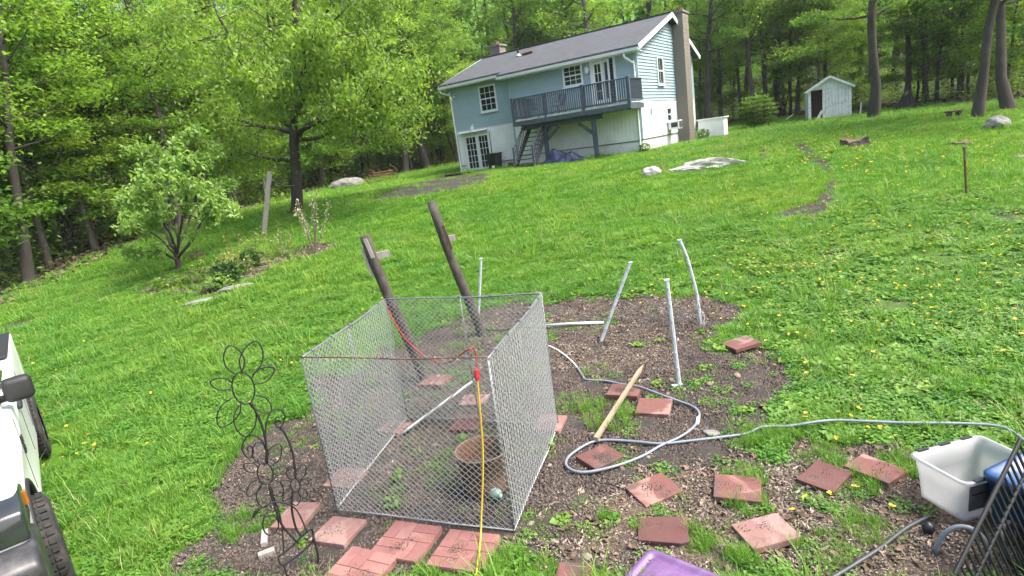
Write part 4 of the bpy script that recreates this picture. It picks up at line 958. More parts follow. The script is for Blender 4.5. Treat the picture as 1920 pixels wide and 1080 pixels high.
def build_house():
    H = thing('house', 'pale blue clapboard house with white lower storey and grey shingle roof', 'house', (HX, HY, HZ), HA)
    BZ = 2.42                              # where blue siding starts
    def rz_(y): return HT + .10 + (RIDGE_Z - HT - .10) * (1 - abs(y - RIDGE_Y) / (RIDGE_Y if y < RIDGE_Y else HD - RIDGE_Y))
    core = MB()
    core.prism([(0, -.6), (HD, -.6), (HD, HT), (RIDGE_Y, RIDGE_Z - .12), (0, HT)], 'x', JX, HW)
    core.prism([(JOG, -.6), (HD, -.6), (HD, HT), (RIDGE_Y, RIDGE_Z - .12), (JOG, HT + .1)], 'x', 0, JX - .001)
    core.build('wall', M['white_found'], H)
    # vertical white boards of the lower storey
    low = MB()
    def vboards(a, b, z0, z1, out, pitch=.2):
        a = np.array(a, float); b = np.array(b, float); L = np.linalg.norm(b - a); n = int(L / pitch); d = (b - a) / L; out = np.array(out)
        for i in range(n):
            p = a + d * (L * i / n + .008); q = a + d * (L * (i + 1) / n - .008)
            V = [(*(p + out * .002), z0), (*(q + out * .002), z0), (*(q + out * .018), z0), (*(p + out * .018), z0)]
            V += [(x, y, z1) for x, y, _ in V]
            low.add(V, [(0, 1, 2, 3), (4, 5, 6, 7), (3, 2, 6, 7), (0, 3, 7, 4), (1, 2, 6, 5)])
    vboards((JX, 0), (HW, 0), .62, BZ - .01, (0, -1)); vboards((0, JOG), (JX - .02, JOG), .45, BZ - .01, (0, -1)); vboards((HW, 0), (HW, HD), .66, BZ - .01, (1, 0), .4)
    low.build('lower_boards', M['white_paint'], H)
    s = MB()
    lap_wall(s, (JX, 0), (HW, 0), BZ, HT, (0, -1)); lap_wall(s, (0, JOG), (JX - .02, JOG), BZ, HT, (0, -1)); lap_wall(s, (JX, JOG), (JX, 0), BZ, HT, (-1, 0))
    lap_wall(s, (HW, 0), (HW, HD), BZ, RIDGE_Z - .1, (1, 0), lambda t: rz_(t * HD) - .12); lap_wall(s, (0, HD), (0, JOG), BZ, RIDGE_Z - .1, (-1, 0), lambda t: rz_(HD - t * (HD - JOG)) - .12)
    s.build('siding', M['siding'], H)
    t = MB()                               # corner boards and drip edge above the foundation
    for c in ((JX - .01, JX + .09, -.055, -.002, .62), (HW - .1, HW, -.055, -.002, .62), (HW + .002, HW + .04, -.02, .08, .66), (.0, .1, JOG - .045, JOG - .001, .45), (HW + .002, HW + .04, HD - .1, HD, .66)):
        t = MB(); t.span(*c, HT); t.build('corner_board', M['siding'], H)
    e = MB(); e.span(JX, HW + .03, -.035, -.001, .57, .615); e.span(HW + .001, HW + .035, .02, HD, .61, .655); e.span(0, JX - .02, JOG - .035, JOG - .001, .40, .445)
    e.build('drip_edge', M['galv_dark'], H)
    # roof slabs
    th = .14
    def slab(x0, x1, y0, z0, y1, z1, name):
        m_ = MB(); d = Vector((0, y1 - y0, z1 - z0)); n = Vector((0, -d.z, d.y)).normalized() * th
        if n.z < 0: n = -n
        V = [(x, y, z) for x in (x0, x1) for y, z in ((y0, z0), (y1, z1))]
        V2 = [(x, y + n.y, z + n.z) for x, y, z in V]
        m_.add(V + V2, [(0, 1, 3, 2), (4, 6, 7, 5), (0, 2, 6, 4), (1, 5, 7, 3), (0, 4, 5, 1), (2, 3, 7, 6)])
        return m_
    slope = (RIDGE_Z - HT - .1) / RIDGE_Y
    zf = lambda y: RIDGE_Z - (RIDGE_Y - y) * slope
    rf = slab(JX - .3, HW + .35, -.55, zf(-.55), RIDGE_Y, RIDGE_Z, 'roof').build('roof', M['shingle'], H)
    slab(-.35, JX - .302, -.02, zf(-.02), RIDGE_Y, RIDGE_Z - .002, 'roof').build('roof', M['shingle'], H)
    sb = (RIDGE_Z - HT - .1) / (HD - RIDGE_Y)
    slab(-.352, HW + .348, HD + .5, RIDGE_Z - (HD + .5 - RIDGE_Y) * sb, RIDGE_Y + .002, RIDGE_Z + .001, 'roof').build('roof', M['shingle'], H)
    c = MB(); c.beam((-.35, RIDGE_Y, RIDGE_Z + th + .02), (HW + .35, RIDGE_Y, RIDGE_Z + th + .02), .3, .05); c.build('ridge_cap', M['shingle'], rf)
    # rake boards on the gable, gutters, soffit
    k = MB(); k.beam((HW + .37, -.56, zf(-.56) + .02), (HW + .37, RIDGE_Y, RIDGE_Z + .04), .04, .22); k.build('rake_board', M['trim'], H); k = MB(); k.beam((HW + .37, HD + .5, RIDGE_Z - (HD + .5 - RIDGE_Y) * sb + .02), (HW + .37, RIDGE_Y + .01, RIDGE_Z + .04), .04, .22)
    k.build('rake_board', M['trim'], H); k = MB(); k.beam((-.37, -.02, zf(-.02) + .02), (-.37, RIDGE_Y, RIDGE_Z + .04), .04, .22); k.build('rake_board', M['trim'], H)
    k = MB(); k.prism([(.25, zf(.25) - .16), (.25, zf(.25) - .02), (RIDGE_Y - .9, zf(RIDGE_Y - .9) - .02), (RIDGE_Y - .9, zf(RIDGE_Y - .9) - .16)], 'x', HW + .03, HW + .34)
    k.build('soffit', M['deck_blue'], H)  # gable soffit coloured dark for the shadow under the overhang
    for x0, x1, y in ((JX - .3, HW + .36, -.62), (-.36, JX - .35, -.09)):
        z = zf(y + .06); g = MB()
        g.prism([(y - .06, z - .10), (y + .055, z - .10), (y + .055, z + .02), (y + .045, z + .02), (y + .045, z - .09), (y - .04, z - .09), (y - .07, z + .03), (y - .085, z + .03)], 'x', x0, x1); g.build('gutter', M['trim'], H)
    for x0, x1, y, zz in ((JX - .28, HW + .33, -.53, zf(-.53)), (-.34, JX - .33, 0, zf(0))):
        g = MB(); g.span(x0, x1, y, .0 if y < -.1 else JOG, zz - .13, zz - .10); g.build('soffit', M['trim'], H)
    # downspouts
    g = MB(); g.tube(smooth_path([(HW - .35, -.62, HT - .25), (HW - .33, -.6, HT - .4), (HW - .12, -.25, HT - .65), (HW - .10, -.085, HT - .95), (HW - .10, -.085, .2)], 4), .042, 8); g.build('downspout', M['white_paint'], H)
    g = MB(); g.tube(smooth_path([(-.3, -.08, HT - .05), (-.25, 0, HT - .2), (.02, JOG - .2, HT - .35), (.03, JOG - .085, HT - .6), (.03, JOG - .085, .1)], 4), .04, 8); g.build('downspout', M['white_paint'], H)
    # windows
    fF = lambda u, d, z: (u, -d - .02, z); fL = lambda u, d, z: (u, JOG - d - .02, z); fG = lambda u, d, z: (HW + d + .02, u, z)
    window(H, fF, 7.62, 3.66, 1.10, 1.02, 3, 4); window(H, fL, 2.05, 3.22, 1.15, 1.42, 3, 4)
    window(H, fG, 2.75, 3.18, .95, 1.40, 2, 2); window(H, fG, 7.75, 3.2, .8, 1.30, 2, 2)
    lw = window(H, fG, 3.75, 1.28, .85, .78, 1, 2)
    # ground floor double door, one leaf ajar
    def door_leaf(w, h, cols, rows, name='door'):
        f = MB(); st = .12
        f.span(0, st, -.045, 0, 0, h); f.span(w - st, w, -.045, 0, 0, h); f.span(st, w - st, -.045, 0, h - st, h); f.span(st, w - st, -.045, 0, 0, .22)
        d = f.build(name, M['trim'], H)
        p = MB(); p.span(st - .01, w - st + .01, -.03, -.015, .2, h - st + .01); p.build('pane', M['glass'], d)
        g = MB(); iw = w - 2 * st; ih = h - st - .22
        for i in range(1, cols): g.span(st + iw * i / cols - .013, st + iw * i / cols + .013, -.042, -.031, .22, h - st)
        for j in range(1, rows): g.span(st, w - st, -.041, -.032, .22 + ih * j / rows - .013, .22 + ih * j / rows + .013)
        g.build('glazing_bar', M['trim'], d)
        hd = MB(); hd.tube([(w - .06, -.046, .95), (w - .06, -.09, .95), (w - .16, -.09, .95)], .012, 6); hd.build('handle', M['chrome'], d)
        return d
    dk = MB(); dk.span(.58, 2.42, JOG - .04, JOG - .021, -.1, 2.12); dk.build('dark_doorway_sheet', M['black_plastic'], H)  # black sheet standing for the dark room behind the leaves
    fr = MB(); fr.span(.46, .58, JOG - .09, JOG - .02, -.1, 2.2); fr.span(2.42, 2.52, JOG - .09, JOG - .02, -.1, 2.2); fr.span(.58, 2.42, JOG - .09, JOG - .02, 2.12, 2.24); fr.build('door_frame', M['trim'], H)
    ca = MB(); ca.prism([(JOG - .35, 2.26), (JOG - .02, 2.36), (JOG - .02, 2.26)], 'x', .3, 2.3); ca.build('door_hood', M['white_paint'], H)
    d1 = door_leaf(.9, 2.1, 3, 5); d1.location = (.60, JOG - .05, 0); d1['label'] = 'left leaf of the glazed double door'
    d2 = door_leaf(.88, 2.1, 3, 5); d2.location = (1.52, JOG - .055, 0); d2.rotation_euler = (0, 0, R(-5)); d2['label'] = 'right leaf of the glazed double door, ajar'
    # upper door to the deck, standing open
    dk = MB(); dk.span(9.25, 10.35, -.04, -.023, 2.55, 4.6); dk.build('dark_doorway_sheet', M['black_plastic'], H)  # black sheet on the wall in place of an unlit room
    fr = MB(); fr.span(9.13, 9.25, -.09, -.02, 2.5, 4.72); fr.span(10.35, 10.47, -.09, -.02, 2.5, 4.72); fr.span(9.25, 10.35, -.09, -.02, 4.6, 4.72); fr.build('door_frame', M['trim'], H)
    d3 = door_leaf(.56, 2.02, 2, 4); d3.location = (9.26, -.05, 2.56)
    d4 = door_leaf(.54, 2.02, 1, 2); d4.location = (9.86, -.06, 2.56); d4.rotation_euler = (0, 0, R(-38)); d4['label'] = 'white deck door leaf swung open'
    # lanterns
    for x, y, z in ((9.0, 0, 4.28), (1.3, JOG, 2.42)):
        l = MB(); l.lathe([(.001, .16), (.10, .12), (.115, .0), (.09, -.12), (.05, -.16), (.001, -.16)], 10, (x, y - .16, z)); o = l.build('wall_lamp', M['white_plastic'], H, True)
        l = MB(); l.tube([(x, y - .03, z + .2), (x, y - .12, z + .24), (x, y - .16, z + .16)], .015, 6); l.span(x - .05, x + .05, y - .04, y - .022, z - .02, z + .28); l.build('bracket', M['white_plastic'], o)
    # gable chimney of concrete blocks, every course set off from the next
    ch = link('chimney', None, H)
    cw, cd, cy0 = 1.1, .62, 5.75; zc = -.4; j = 0
    blk = MB(); blk.box((0, 0, 0), (.6, .53, .19)); bme = blk.mesh('block', M['block'])
    co = MB(); co.span(HW + .03, HW + cd - .02, cy0 + .02, cy0 + cw - .02, -.4, 6.9); co.build('chimney_core', M['block'], ch)
    while zc < 6.75:
        for i in range(2):
            b = link('block', bme, ch, (HW + .03 + .31, cy0 + .275 + .55 * i + (.0 if j % 2 else .004), zc + .1)); b.scale = (1 + .01 * (j % 3), 1, 1)
        zc += .2; j += 1
    cp = MB(); cp.span(HW - .02, HW + cd + .07, cy0 - .06, cy0 + cw + .06, 6.86, 6.97); cp.build('chimney_cap', M['block'], ch)
    fl = MB(); fl.lathe([(.14, 6.95), (.16, 7.14), (.13, 7.14), (.11, 6.95)], 12, (HW + .33, cy0 + .55, 0)); fl.build('flue', M['brick_red'], ch)
    # second chimney behind the ridge, vent pipe and skylight hump
    c2 = MB(); c2.span(.1, .85, RIDGE_Y + .2, RIDGE_Y + .95, 5.6, 7.35); c2 = c2.build('chimney', M['block'], H, bevel=.02)
    q = MB(); q.span(.02, .93, RIDGE_Y + .12, RIDGE_Y + 1.03, 7.351, 7.45); q.build('chimney_cap', M['block'], c2)
    q = MB(); q.lathe([(.12, 7.44), (.15, 7.68), (.11, 7.68), (.09, 7.44)], 12, (.47, RIDGE_Y + .57, 0)); q.build('flue', M['brick_red'], c2)
    v = MB(); v.lathe([(.055, zf(3.0)), (.055, zf(3.0) + .62), (.03, zf(3.0) + .62)], 10, (3.4, 3.0, 0)); v.build('vent_pipe', M['black_plastic'], H)
    v = MB(); v.lathe([(.16, zf(3.0) + .14), (.06, zf(3.0) + .28)], 10, (3.4, 3.0, 0)); v.build('vent_flashing', M['galv'], H)
    v = MB(); v.beam((3.75, 2.9, zf(2.9) + .2), (4.35, 3.05, zf(3.05) + .2), .35, .12); v.build('roof_vent', M['rust'], H, bevel=.03)
    # small things fixed to the wall
    v = MB(); v.span(HW + .02, HW + .1, 1.35, 1.45, 1.75, 2.05); v.build('meter_box', M['galv'], H)
    v = MB(); v.tube([(3.1, JOG - .05, .5), (3.1, JOG - .05, -.2)], .025, 6); v.build('conduit', M['galv'], H)
    v = MB(); v.lathe([(.001, 0), (.07, .02), (.07, .1), (.001, .12)], 10, (.3, JOG - .1, 4.3)); v.build('eave_lamp', M['white_plastic'], H, True)
    return H
HOUSE = build_house()
MH = Matrix.Translation((HX, HY, HZ)) @ Matrix.Rotation(HA, 4, 'Z')
def hp(x, y, z=0.): return tuple(MH @ Vector((x, y, z)))
def hg(x, y):
    p = MH @ Vector((x, y, 0)); return (p.x, p.y, gz(p.x, p.y))

def build_deck():
    D_ = thing('deck', 'slate blue raised deck with baluster railing on the house front', 'deck', (HX, HY, HZ), HA)
    x0, x1, y0, z = 5.45, 11.72, -1.75, 2.36
    n = 12
    bw = -y0 / n
    for i in range(n):
        b = MB(); b.span(x0, x1, y0 + i * bw + .006 - (.06 if i == 0 else 0), y0 + (i + 1) * bw - .006, z - (.03 if i == 0 else 0), z + .045); b.build('deck_board', M['deck_board'], D_)
    b = MB(); b.span(x0, x1, y0 - .045, y0 - .004, z - .26, z - .032); b.span(x0, x0 + .04, y0, -.03, z - .26, z - .03); b.span(x1 - .04, x1, y0, -.03, z - .26, z - .03); b.build('rim_joist', M['deck_blue'], D_)
    b = MB()
    for i in range(1, 18): x = x0 + (x1 - x0) * i / 18; b.span(x - .02, x + .02, y0, -.04, z - .24, z - .004)
    b.build('joist', M['stair_grey'], D_)
    b = MB(); b.span(x0 + .2, 10.1, y0 + .32, y0 + .44, z - .50, z - .262); b.build('beam', M['deck_blue'], D_)
    for px in (6.95, 9.65):
        g = hg(px, y0 + .38); b = MB(); b.span(px - .09, px + .09, y0 + .29, y0 + .47, g[2] - HZ - .2, z - .502); b.build('post', M['deck_blue'], D_)
    b = MB(); b.beam((9.60, y0 + .38, z - 1.15), (8.85, y0 + .38, z - .56), .09, .14); b.build('brace', M['deck_blue'], D_)
    b = MB(); b.beam((7.0, y0 + .38, z - 1.15), (7.75, y0 + .38, z - .56), .09, .14); b.build('brace', M['deck_blue'], D_)
    rt = z + 1.08
    for px in (x0 + .05, 7.35, 9.4, x1 - .05):
        big = .075 if px != 7.35 else .045
        b = MB(); b.span(px - big, px + big, y0 - .10, y0 + .045, z - .24, rt + (.06 if px != 7.35 else 0)); b.build('rail_post', M['deck_blue'], D_)
    for a, c in (((x0, y0), (x1, y0)), ((x0 + .05, y0), (x0 + .05, -.03)), ((x1 - .05, y0), (x1 - .05, -.03))):
        b = MB(); b.beam((*a, rt), (*c, rt), .12, .045); b.build('handrail', M['deck_blue'], D_)
        b = MB(); b.beam((*a, z + .13), (*c, z + .13), .05, .07); b.build('bottom_rail', M['deck_blue'], D_)
    bal = MB(); bal.box((0, 0, 0), (.042, .042, rt - z - .18)); bm_ = bal.mesh('baluster', M['deck_blue'])
    nb = 56
    for i in range(nb):
        x = x0 + .14 + (x1 - x0 - .28) * i / (nb - 1)
        link('baluster', bm_, D_, (x, y0, (rt + z + .13) / 2))
    for i in range(13):
        for x in (x0 + .05, x1 - .05): link('baluster', bm_, D_, (x, y0 + .12 + (-y0 - .2) * i / 12, (rt + z + .13) / 2))
    # furniture on the deck shows only through the balusters
    for x, rz, lb in ((6.2, .3, 'dark blue slatted garden chair on the deck, left one'), (7.6, -.4, 'dark garden chair on the deck, right one')):
        t = thing('garden_chair', lb, 'chair', hp(x, -.9, z + .036), HA + rz, 'chairs on the deck')
        b = MB(); b.span(-.27, .27, -.27, .27, .40, .44); b.build('seat', M['deck_blue'], t)
        for k in range(5): b = MB(); b.beam((-.24 + .12 * k, .26, .44), (-.24 + .12 * k, .36, .98), .07, .02, (0, 1, 0)); b.build('slat', M['deck_blue'], t)
        for sx in (-.25, .25):
            for sy in (-.24, .24): b = MB(); b.span(sx - .025, sx + .025, sy - .025, sy + .025, 0, .40); b.build('leg', M['deck_blue'], t)
            b = MB(); b.span(sx - .035, sx + .035, -.27, .30, .62, .65); b.build('armrest', M['deck_blue'], t)
    # staircase under the deck
    t = thing('staircase', 'dark grey open-tread stairs with side rails under the deck', 'stairs', (HX, HY, HZ), HA)
    xa, xb = 5.85, 6.95; yb, yt = -2.75, -.65; zt = z - .05; zb = hg(5.8, yb)[2] - HZ
    n = 10
    for i in range(n):
        f = (i + .5) / n; b = MB(); yy = yb + (yt - yb) * f; zz = zb + (zt - zb) * (i + 1) / (n + 1); b.span(xa + .05, xb - .05, yy - .14, yy + .14, zz - .02, zz + .02); b.build('tread', M['stair_grey'], t)
    for x in (xa, xb):
        b = MB(); b.beam((x, yb - .1, zb + .05), (x, yt + .05, zt - .05), .045, .26); b.build('stringer', M['stair_grey'], t)
        b = MB(); b.beam((x, yb - .05, zb + .98), (x, yt - .35, zt + .20), .06, .08); b.build('handrail', M['stair_grey'], t)
        b = MB(); b.span(x - .045, x + .045, yb - .09, yb, zb - .1, zb + 1.05); b.build('newel_post', M['deck_blue'], t)
        for i in range(9):
            f = (i + .7) / 10.5; yy = yb + (yt - .35 - yb) * f; z1 = zb + (zt - .05 - zb) * f * .86 + .12
            b = MB(); b.span(x - .015, x + .015, yy - .015, yy + .015, z1, z1 + .82); b.build('baluster', M['stair_grey'], t)
build_deck()

def build_house_things():
    # window air conditioner
    a = thing('air_conditioner', 'white window air conditioner sticking out of the gable basement window', 'air conditioner', hp(HW + .03, 4.18, .92), HA)
    b = MB(); b.span(.04, .62, -.33, .33, -.05, .40); b.build('casing', M['white_plastic'], a, bevel=.015)
    b = MB()
    for k in range(6): b.span(.621, .632, -.29, .29, .0 + k * .06, .045 + k * .06)
    b.build('grille', M['grey_plastic'], a)
    b = MB(); b.span(.2, .55, -.338, -.331, .05, .30); b.build('side_grille', M['black_plastic'], a)
    # trash can
    x, y, z = hg(2.95, JOG - .75); t = thing('trash_can', 'black plastic trash can beside the glazed double door', 'trash can', (x, y, z), HA)
    b = MB(); n = 4
    b.add([(-.26, -.26, 0), (.26, -.26, 0), (.26, .26, 0), (-.26, .26, 0), (-.33, -.33, .85), (.33, -.33, .85), (.33, .33, .85), (-.33, .33, .85)], [(0, 1, 2, 3), (0, 1, 5, 4), (1, 2, 6, 5), (2, 3, 7, 6), (3, 0, 4, 7)]); b.build('body', M['black_plastic'], t, bevel=.02)
    b = MB(); b.span(-.36, .36, -.36, .38, .852, .90); b.build('lid', M['black_plastic'], t, bevel=.02)
    # pot and small clutter
    x, y, z = hg(3.9, JOG - .6); b = MB(); b.lathe([(.001, 0), (.12, 0), (.17, .22), (.19, .22), (.19, .27), (.15, .27), (.14, .2), (.001, .2)], 14, (x, y, z)); tag(b.build('flower_pot', M['brick_red'], None, True), 'small reddish pot beside the black trash can', 'pot')
    x, y, z = hg(3.15, JOG - 1.25); b = MB(); b.lathe([(.001, 0), (.07, 0), (.08, .2), (.06, .23), (.001, .23)], 12, (x, y, z)); tag(b.build('white_bucket', M['white_plastic'], None, True), 'tiny white bucket in front of the trash can', 'bucket')
    # tarp heap under the deck
    rng = np.random.default_rng(8); n = 34; V = []; F = []
    for j in range(n):
        for i in range(n):
            u, v = i / (n - 1) * 2 - 1, j / (n - 1) * 2 - 1; r_ = max(abs(u), abs(v))
            x = u * 1.25; y = v * .6
            hgt = .62 * math.exp(-((u + .45) ** 2 * 5 + v * v * 2.5)) + .36 * math.exp(-((u - .3) ** 2 * 4 + v * v * 3)) + .12
            hgt *= (1 - r_ ** 4); hgt += (float(fbm(x * 4, y * 4, 7)) - .5) * .28 * (1 - r_ ** 6)
            V.append((x, y, max(0, hgt) + .01))
    for j in range(n - 1):
        for i in range(n - 1): k = j * n + i; F.append((k, k + 1, k + n + 1, k + n))
    x, y, z = hg(8.1, -1.9); b = MB(); b.add(V, F); tag(b.build('tarp', M['tarp'], None, True, loc=(x, y, z - .03), rot=(0, 0, HA)), 'crumpled dark blue tarp heaped under the deck', 'tarp')
    # box at the far side of the gable (oil tank enclosure)
    x, y, z = hg(HW + 1.0, HD + .1); t = thing('utility_box', 'low white box with flat lid at the far end of the gable wall', 'box', (x, y, z), HA)
    b = MB(); b.span(-.75, .75, -.5, .5, -.1, 1.05); b.build('body', M['white_paint'], t, bevel=.01)
    b = MB(); b.span(-.82, .82, -.57, .57, 1.052, 1.12); b.build('lid', M['white_paint'], t, bevel=.01)
    b = MB(); b.span(-.03, .03, -.52, -.501, -.1, 1.0); b.build('batten', M['white_paint'], t)
    leaf_bush('corner_weed', 'small dark green weed at the foot of the block chimney', 'plant', *hg(HW + .9, 7.6)[:2], .4, .3, .6, 400, .11, 'leaf_bush', 5, 4)
    leaf_bush('corner_weed', 'small dark weed at the front corner of the house', 'plant', *hg(HW + .15, -.3)[:2], .3, .25, .45, 300, .10, 'leaf_bush', 6, 4)
    # flagstones by the door, black drain pipe on the grass
    rr = random.Random(4)
    for i in range(9):
        x, y, z = hg(.3 + (i % 5) * .62 + rr.uniform(-.15, .15), JOG - .75 - .6 * (i // 5) + rr.uniform(-.1, .1)); b = MB(); k = 7; a0 = rr.random() * 6
        pts = [(math.cos(a0 + 6.283 * j / k) * rr.uniform(.2, .34), math.sin(a0 + 6.283 * j / k) * rr.uniform(.18, .3)) for j in range(k)]
        b.prism(pts, 'z', -.05, .05); tag(b.build('flagstone', M['rock_brown'], None, bevel=.01, loc=(x, y, z)), 'flat brown stone in front of the glazed double door', 'stone', 'flat stones in front of the double door')
    a = hg(.9, -2.3); c = hg(2.6, -2.2)
    b = MB(); b.tube(smooth_path([(a[0], a[1], a[2] + .05), ((a[0] + c[0]) / 2, (a[1] + c[1]) / 2 + .1, (a[2] + c[2]) / 2 + .06), (c[0], c[1], c[2] + .05)], 5), .06, 8); tag(b.build('drain_pipe', M['black_plastic'], None, True), 'black drain pipe lying on the grass before the double door', 'pipe')
build_house_things()

def build_shed():
    x, y, z = LAYOUT['at_shed']; t = thing('shed', 'small weathered white shed with open doorway and gable roof', 'shed', (x, y, z), R(-24))
    w, d, h, hr = 2.45, 2.6, 1.85, 2.55
    b = MB(); b.prism([(-w / 2 + .03, 0), (w / 2 - .03, 0), (w / 2 - .03, h), (0, hr - .06), (-w / 2 + .03, h)], 'y', .82, d - .02); b.build('wall', M['dark_wood'], t)
    n = 9; x0, x1 = -.42, w / 2
    for i in range(n):
        a = x0 + (x1 - x0) * i / n; c = x0 + (x1 - x0) * (i + 1) / n; b = MB(); b.span(a + .006, c - .006, -.012 - .006 * (i % 2), .02, .0, h - .01 + .004 * i); b.build('plank', M['shed_white'], t)
    b = MB(); b.span(-w / 2, -w / 2 + .16, -.02, .05, -.05, h); b.build('corner_post', M['shed_white'], t)
    b = MB(); b.prism([(-w / 2, h + .005), (w / 2, h + .005), (0, hr)], 'y', -.015, .03); b.build('gable_board', M['shed_white'], t)
    n = 10
    for sx in (-1, 1):
        for i in range(n): b = MB(); a = d * i / n; b.span(sx * w / 2 - .015, sx * w / 2 + .015, a + .04, a + d / n + .03, 0, h - .03); b.build('plank', M['shed_white'] if sx < 0 else M['dark_wood'], t)
    for sx in (-1, 1):
        b = MB(); b.beam((sx * (w / 2 + .14), d / 2, h - .07), (0, d / 2, hr + .03), d + .5, .05, (0, 0, 1)); b.build('roof', M['shed_white'], t)
        b = MB(); b.beam((sx * (w / 2 + .15), -.245, h - .085), (0, -.245, hr + .015), .03, .13); b.build('fascia', M['shed_white'], t)
    b = MB(); b.beam((-.75, -.12, .0), (-.43, -.06, .55), .16, .03, (0, 1, 0)); b.build('loose_board', M['shed_white'], t)
    for (p, q, lb) in ((LAYOUT['at_shedstick'], (.9, .5, .35), 'thin white stick lying left of the shed'), ((x + 1.6, y - .6, z), (.05, 0, .75), 'short pale stake standing right of the shed')):
        b = MB(); b.beam((0, 0, 0), q, .06, .05); tag(b.build('white_stick', M['shed_white'], None, loc=tuple(p)), lb, 'stick')
build_shed()

# ---------------------------------------------------------------- wire pen
def vec2(k): return Vector((*LAYOUT[k], gz(*LAYOUT[k])))
PEN_H = 1.5
def chain_link(w, h, z0, cell_w=.064, cell_h=.056, r=.0042, seed=0):
    """pickets of bent wire hooked into each other, in the plane y = 0"""
    rng = np.random.default_rng(seed); V = []; F = []; nc = int(w / (cell_w / 2)); nr = int(h / (cell_h / 2)); cw = w / nc; chh = h / nr
    ph = np.arange(4) * math.pi / 2
    for c in range(0, nc):
        pts = []
        for k in range(nr + 1):
            x = cw * (c + ((k + c) % 2)); bulge = .03 * (math.sin(x * 2.1 + seed) * math.sin(k / nr * 3.1))
            y = (.0035 if (k % 2) else -.0035) + bulge * .5 + rng.normal() * .001
            pts.append((x + rng.normal() * .0015, y, z0 + chh * k))
        pts = np.array(pts); b = len(V) * 0 + sum(len(v) for v in V)
        n = len(pts)
        t = np.gradient(pts, axis=0); t /= np.linalg.norm(t, axis=1)[:, None]
        a1 = np.cross(t, [0, 1, 0]); a1 /= np.linalg.norm(a1, axis=1)[:, None]; a2 = np.cross(t, a1)
        ring = pts[:, None, :] + r * (np.cos(ph)[None, :, None] * a1[:, None, :] + np.sin(ph)[None, :, None] * a2[:, None, :])
        V.append(ring.reshape(-1, 3)); i = np.arange(n - 1)[:, None] * 4; k4 = np.arange(4)[None, :]
        F.append((np.stack([i + k4, i + (k4 + 1) % 4, i + 4 + (k4 + 1) % 4, i + 4 + k4], -1).reshape(-1, 4)) + b)
    return np.concatenate(V), np.concatenate(F)
def build_pen():
    A, B, C_, D_ = [vec2('pen_' + k) for k in 'ABCD']
    pen = thing('wire_pen', 'square open-topped chain-link pen standing on the bare soil', 'pen', tuple((A + B + C_ + D_) / 4))
    org = (A + B + C_ + D_) / 4
    for k, (p, q, railm, lb) in enumerate([(A, D_, 'rust', 'front panel with thin rusty top rail'), (A, B, 'galv', None), (B, C_, 'galv', None), (D_, C_, 'galv', None)]):
        w = (q - p).length; ang = math.atan2(q.y - p.y, q.x - p.x)
        pn = MB(); hh = PEN_H if k else PEN_H + .01
        pn.tube(smooth_path([(.0, 0, hh), (w * .3, .006, hh - .006), (w * .6, -.004, hh - .014), (w * .85, .004, hh - .004), (w, 0, hh)], 4), .0065 if k == 0 else .009, 8)
        o = pn.build('panel', M['rust' if k == 0 else 'galv_dark'], pen, True, loc=tuple(p - org), rot=(0, 0, ang))
        if lb: o['label'] = lb
        
        for xx in (.006, w - .006): u = MB(); u.tube([(xx, 0, .02), (xx, 0, hh)], .006, 8); u.build('upright', M['galv_dark'], o, True)
        if k: u = MB(); u.tube([(w * .5, .016, .03), (w * .5, .016, hh)], .008, 6); u.build('brace_rod', M['galv_dark'], o, True)
        u = MB(); u.tube([(0, 0, .03), (w * .3, .01, .025), (w * .7, -.01, .03), (w, 0, .03)], .006, 6); u.build('bottom_wire', M['galv'], o, True)
        V, F = chain_link(w, hh - .04, .03, seed=k)
        m_ = link('chain_link', mesh_np('chain_link', V, F, M['galv'], True), o); m_['kind'] = 'stuff'
        u = MB()
        for j in range(5): x = w * (j + .5) / 5; u.tube([(x - .010, 0, hh), (x + .010, 0, hh)], .014, 8)
        u.build('clip', M['galv_dark'], o)
build_pen()

# ---------------------------------------------------------------- cords
b = MB(); b.tube(smooth_path(LAYOUT['red_cord'], 5), .0058, 8); rc = tag(b.build('red_cord', M['red_plastic'], None, True), 'red extension cord draped across the pen and over its front rail', 'extension cord')
p, q = [Vector(v) for v in LAYOUT['plug']]
b = MB(); b.tube([p, p + (q - p) * .1, p + (q - p) * .75, p + (q - p) * .8, q], [.011, .021, .021, .015, .015], 10); b.build('connector', M['red_plastic'], rc)
b = MB(); b.tube(smooth_path(LAYOUT['yellow_cord'], 6), .0078, 8); tag(b.build('yellow_cord', M['yellow_plastic'], None, True), 'yellow cord hanging from the red connector down over a brick paver', 'extension cord')

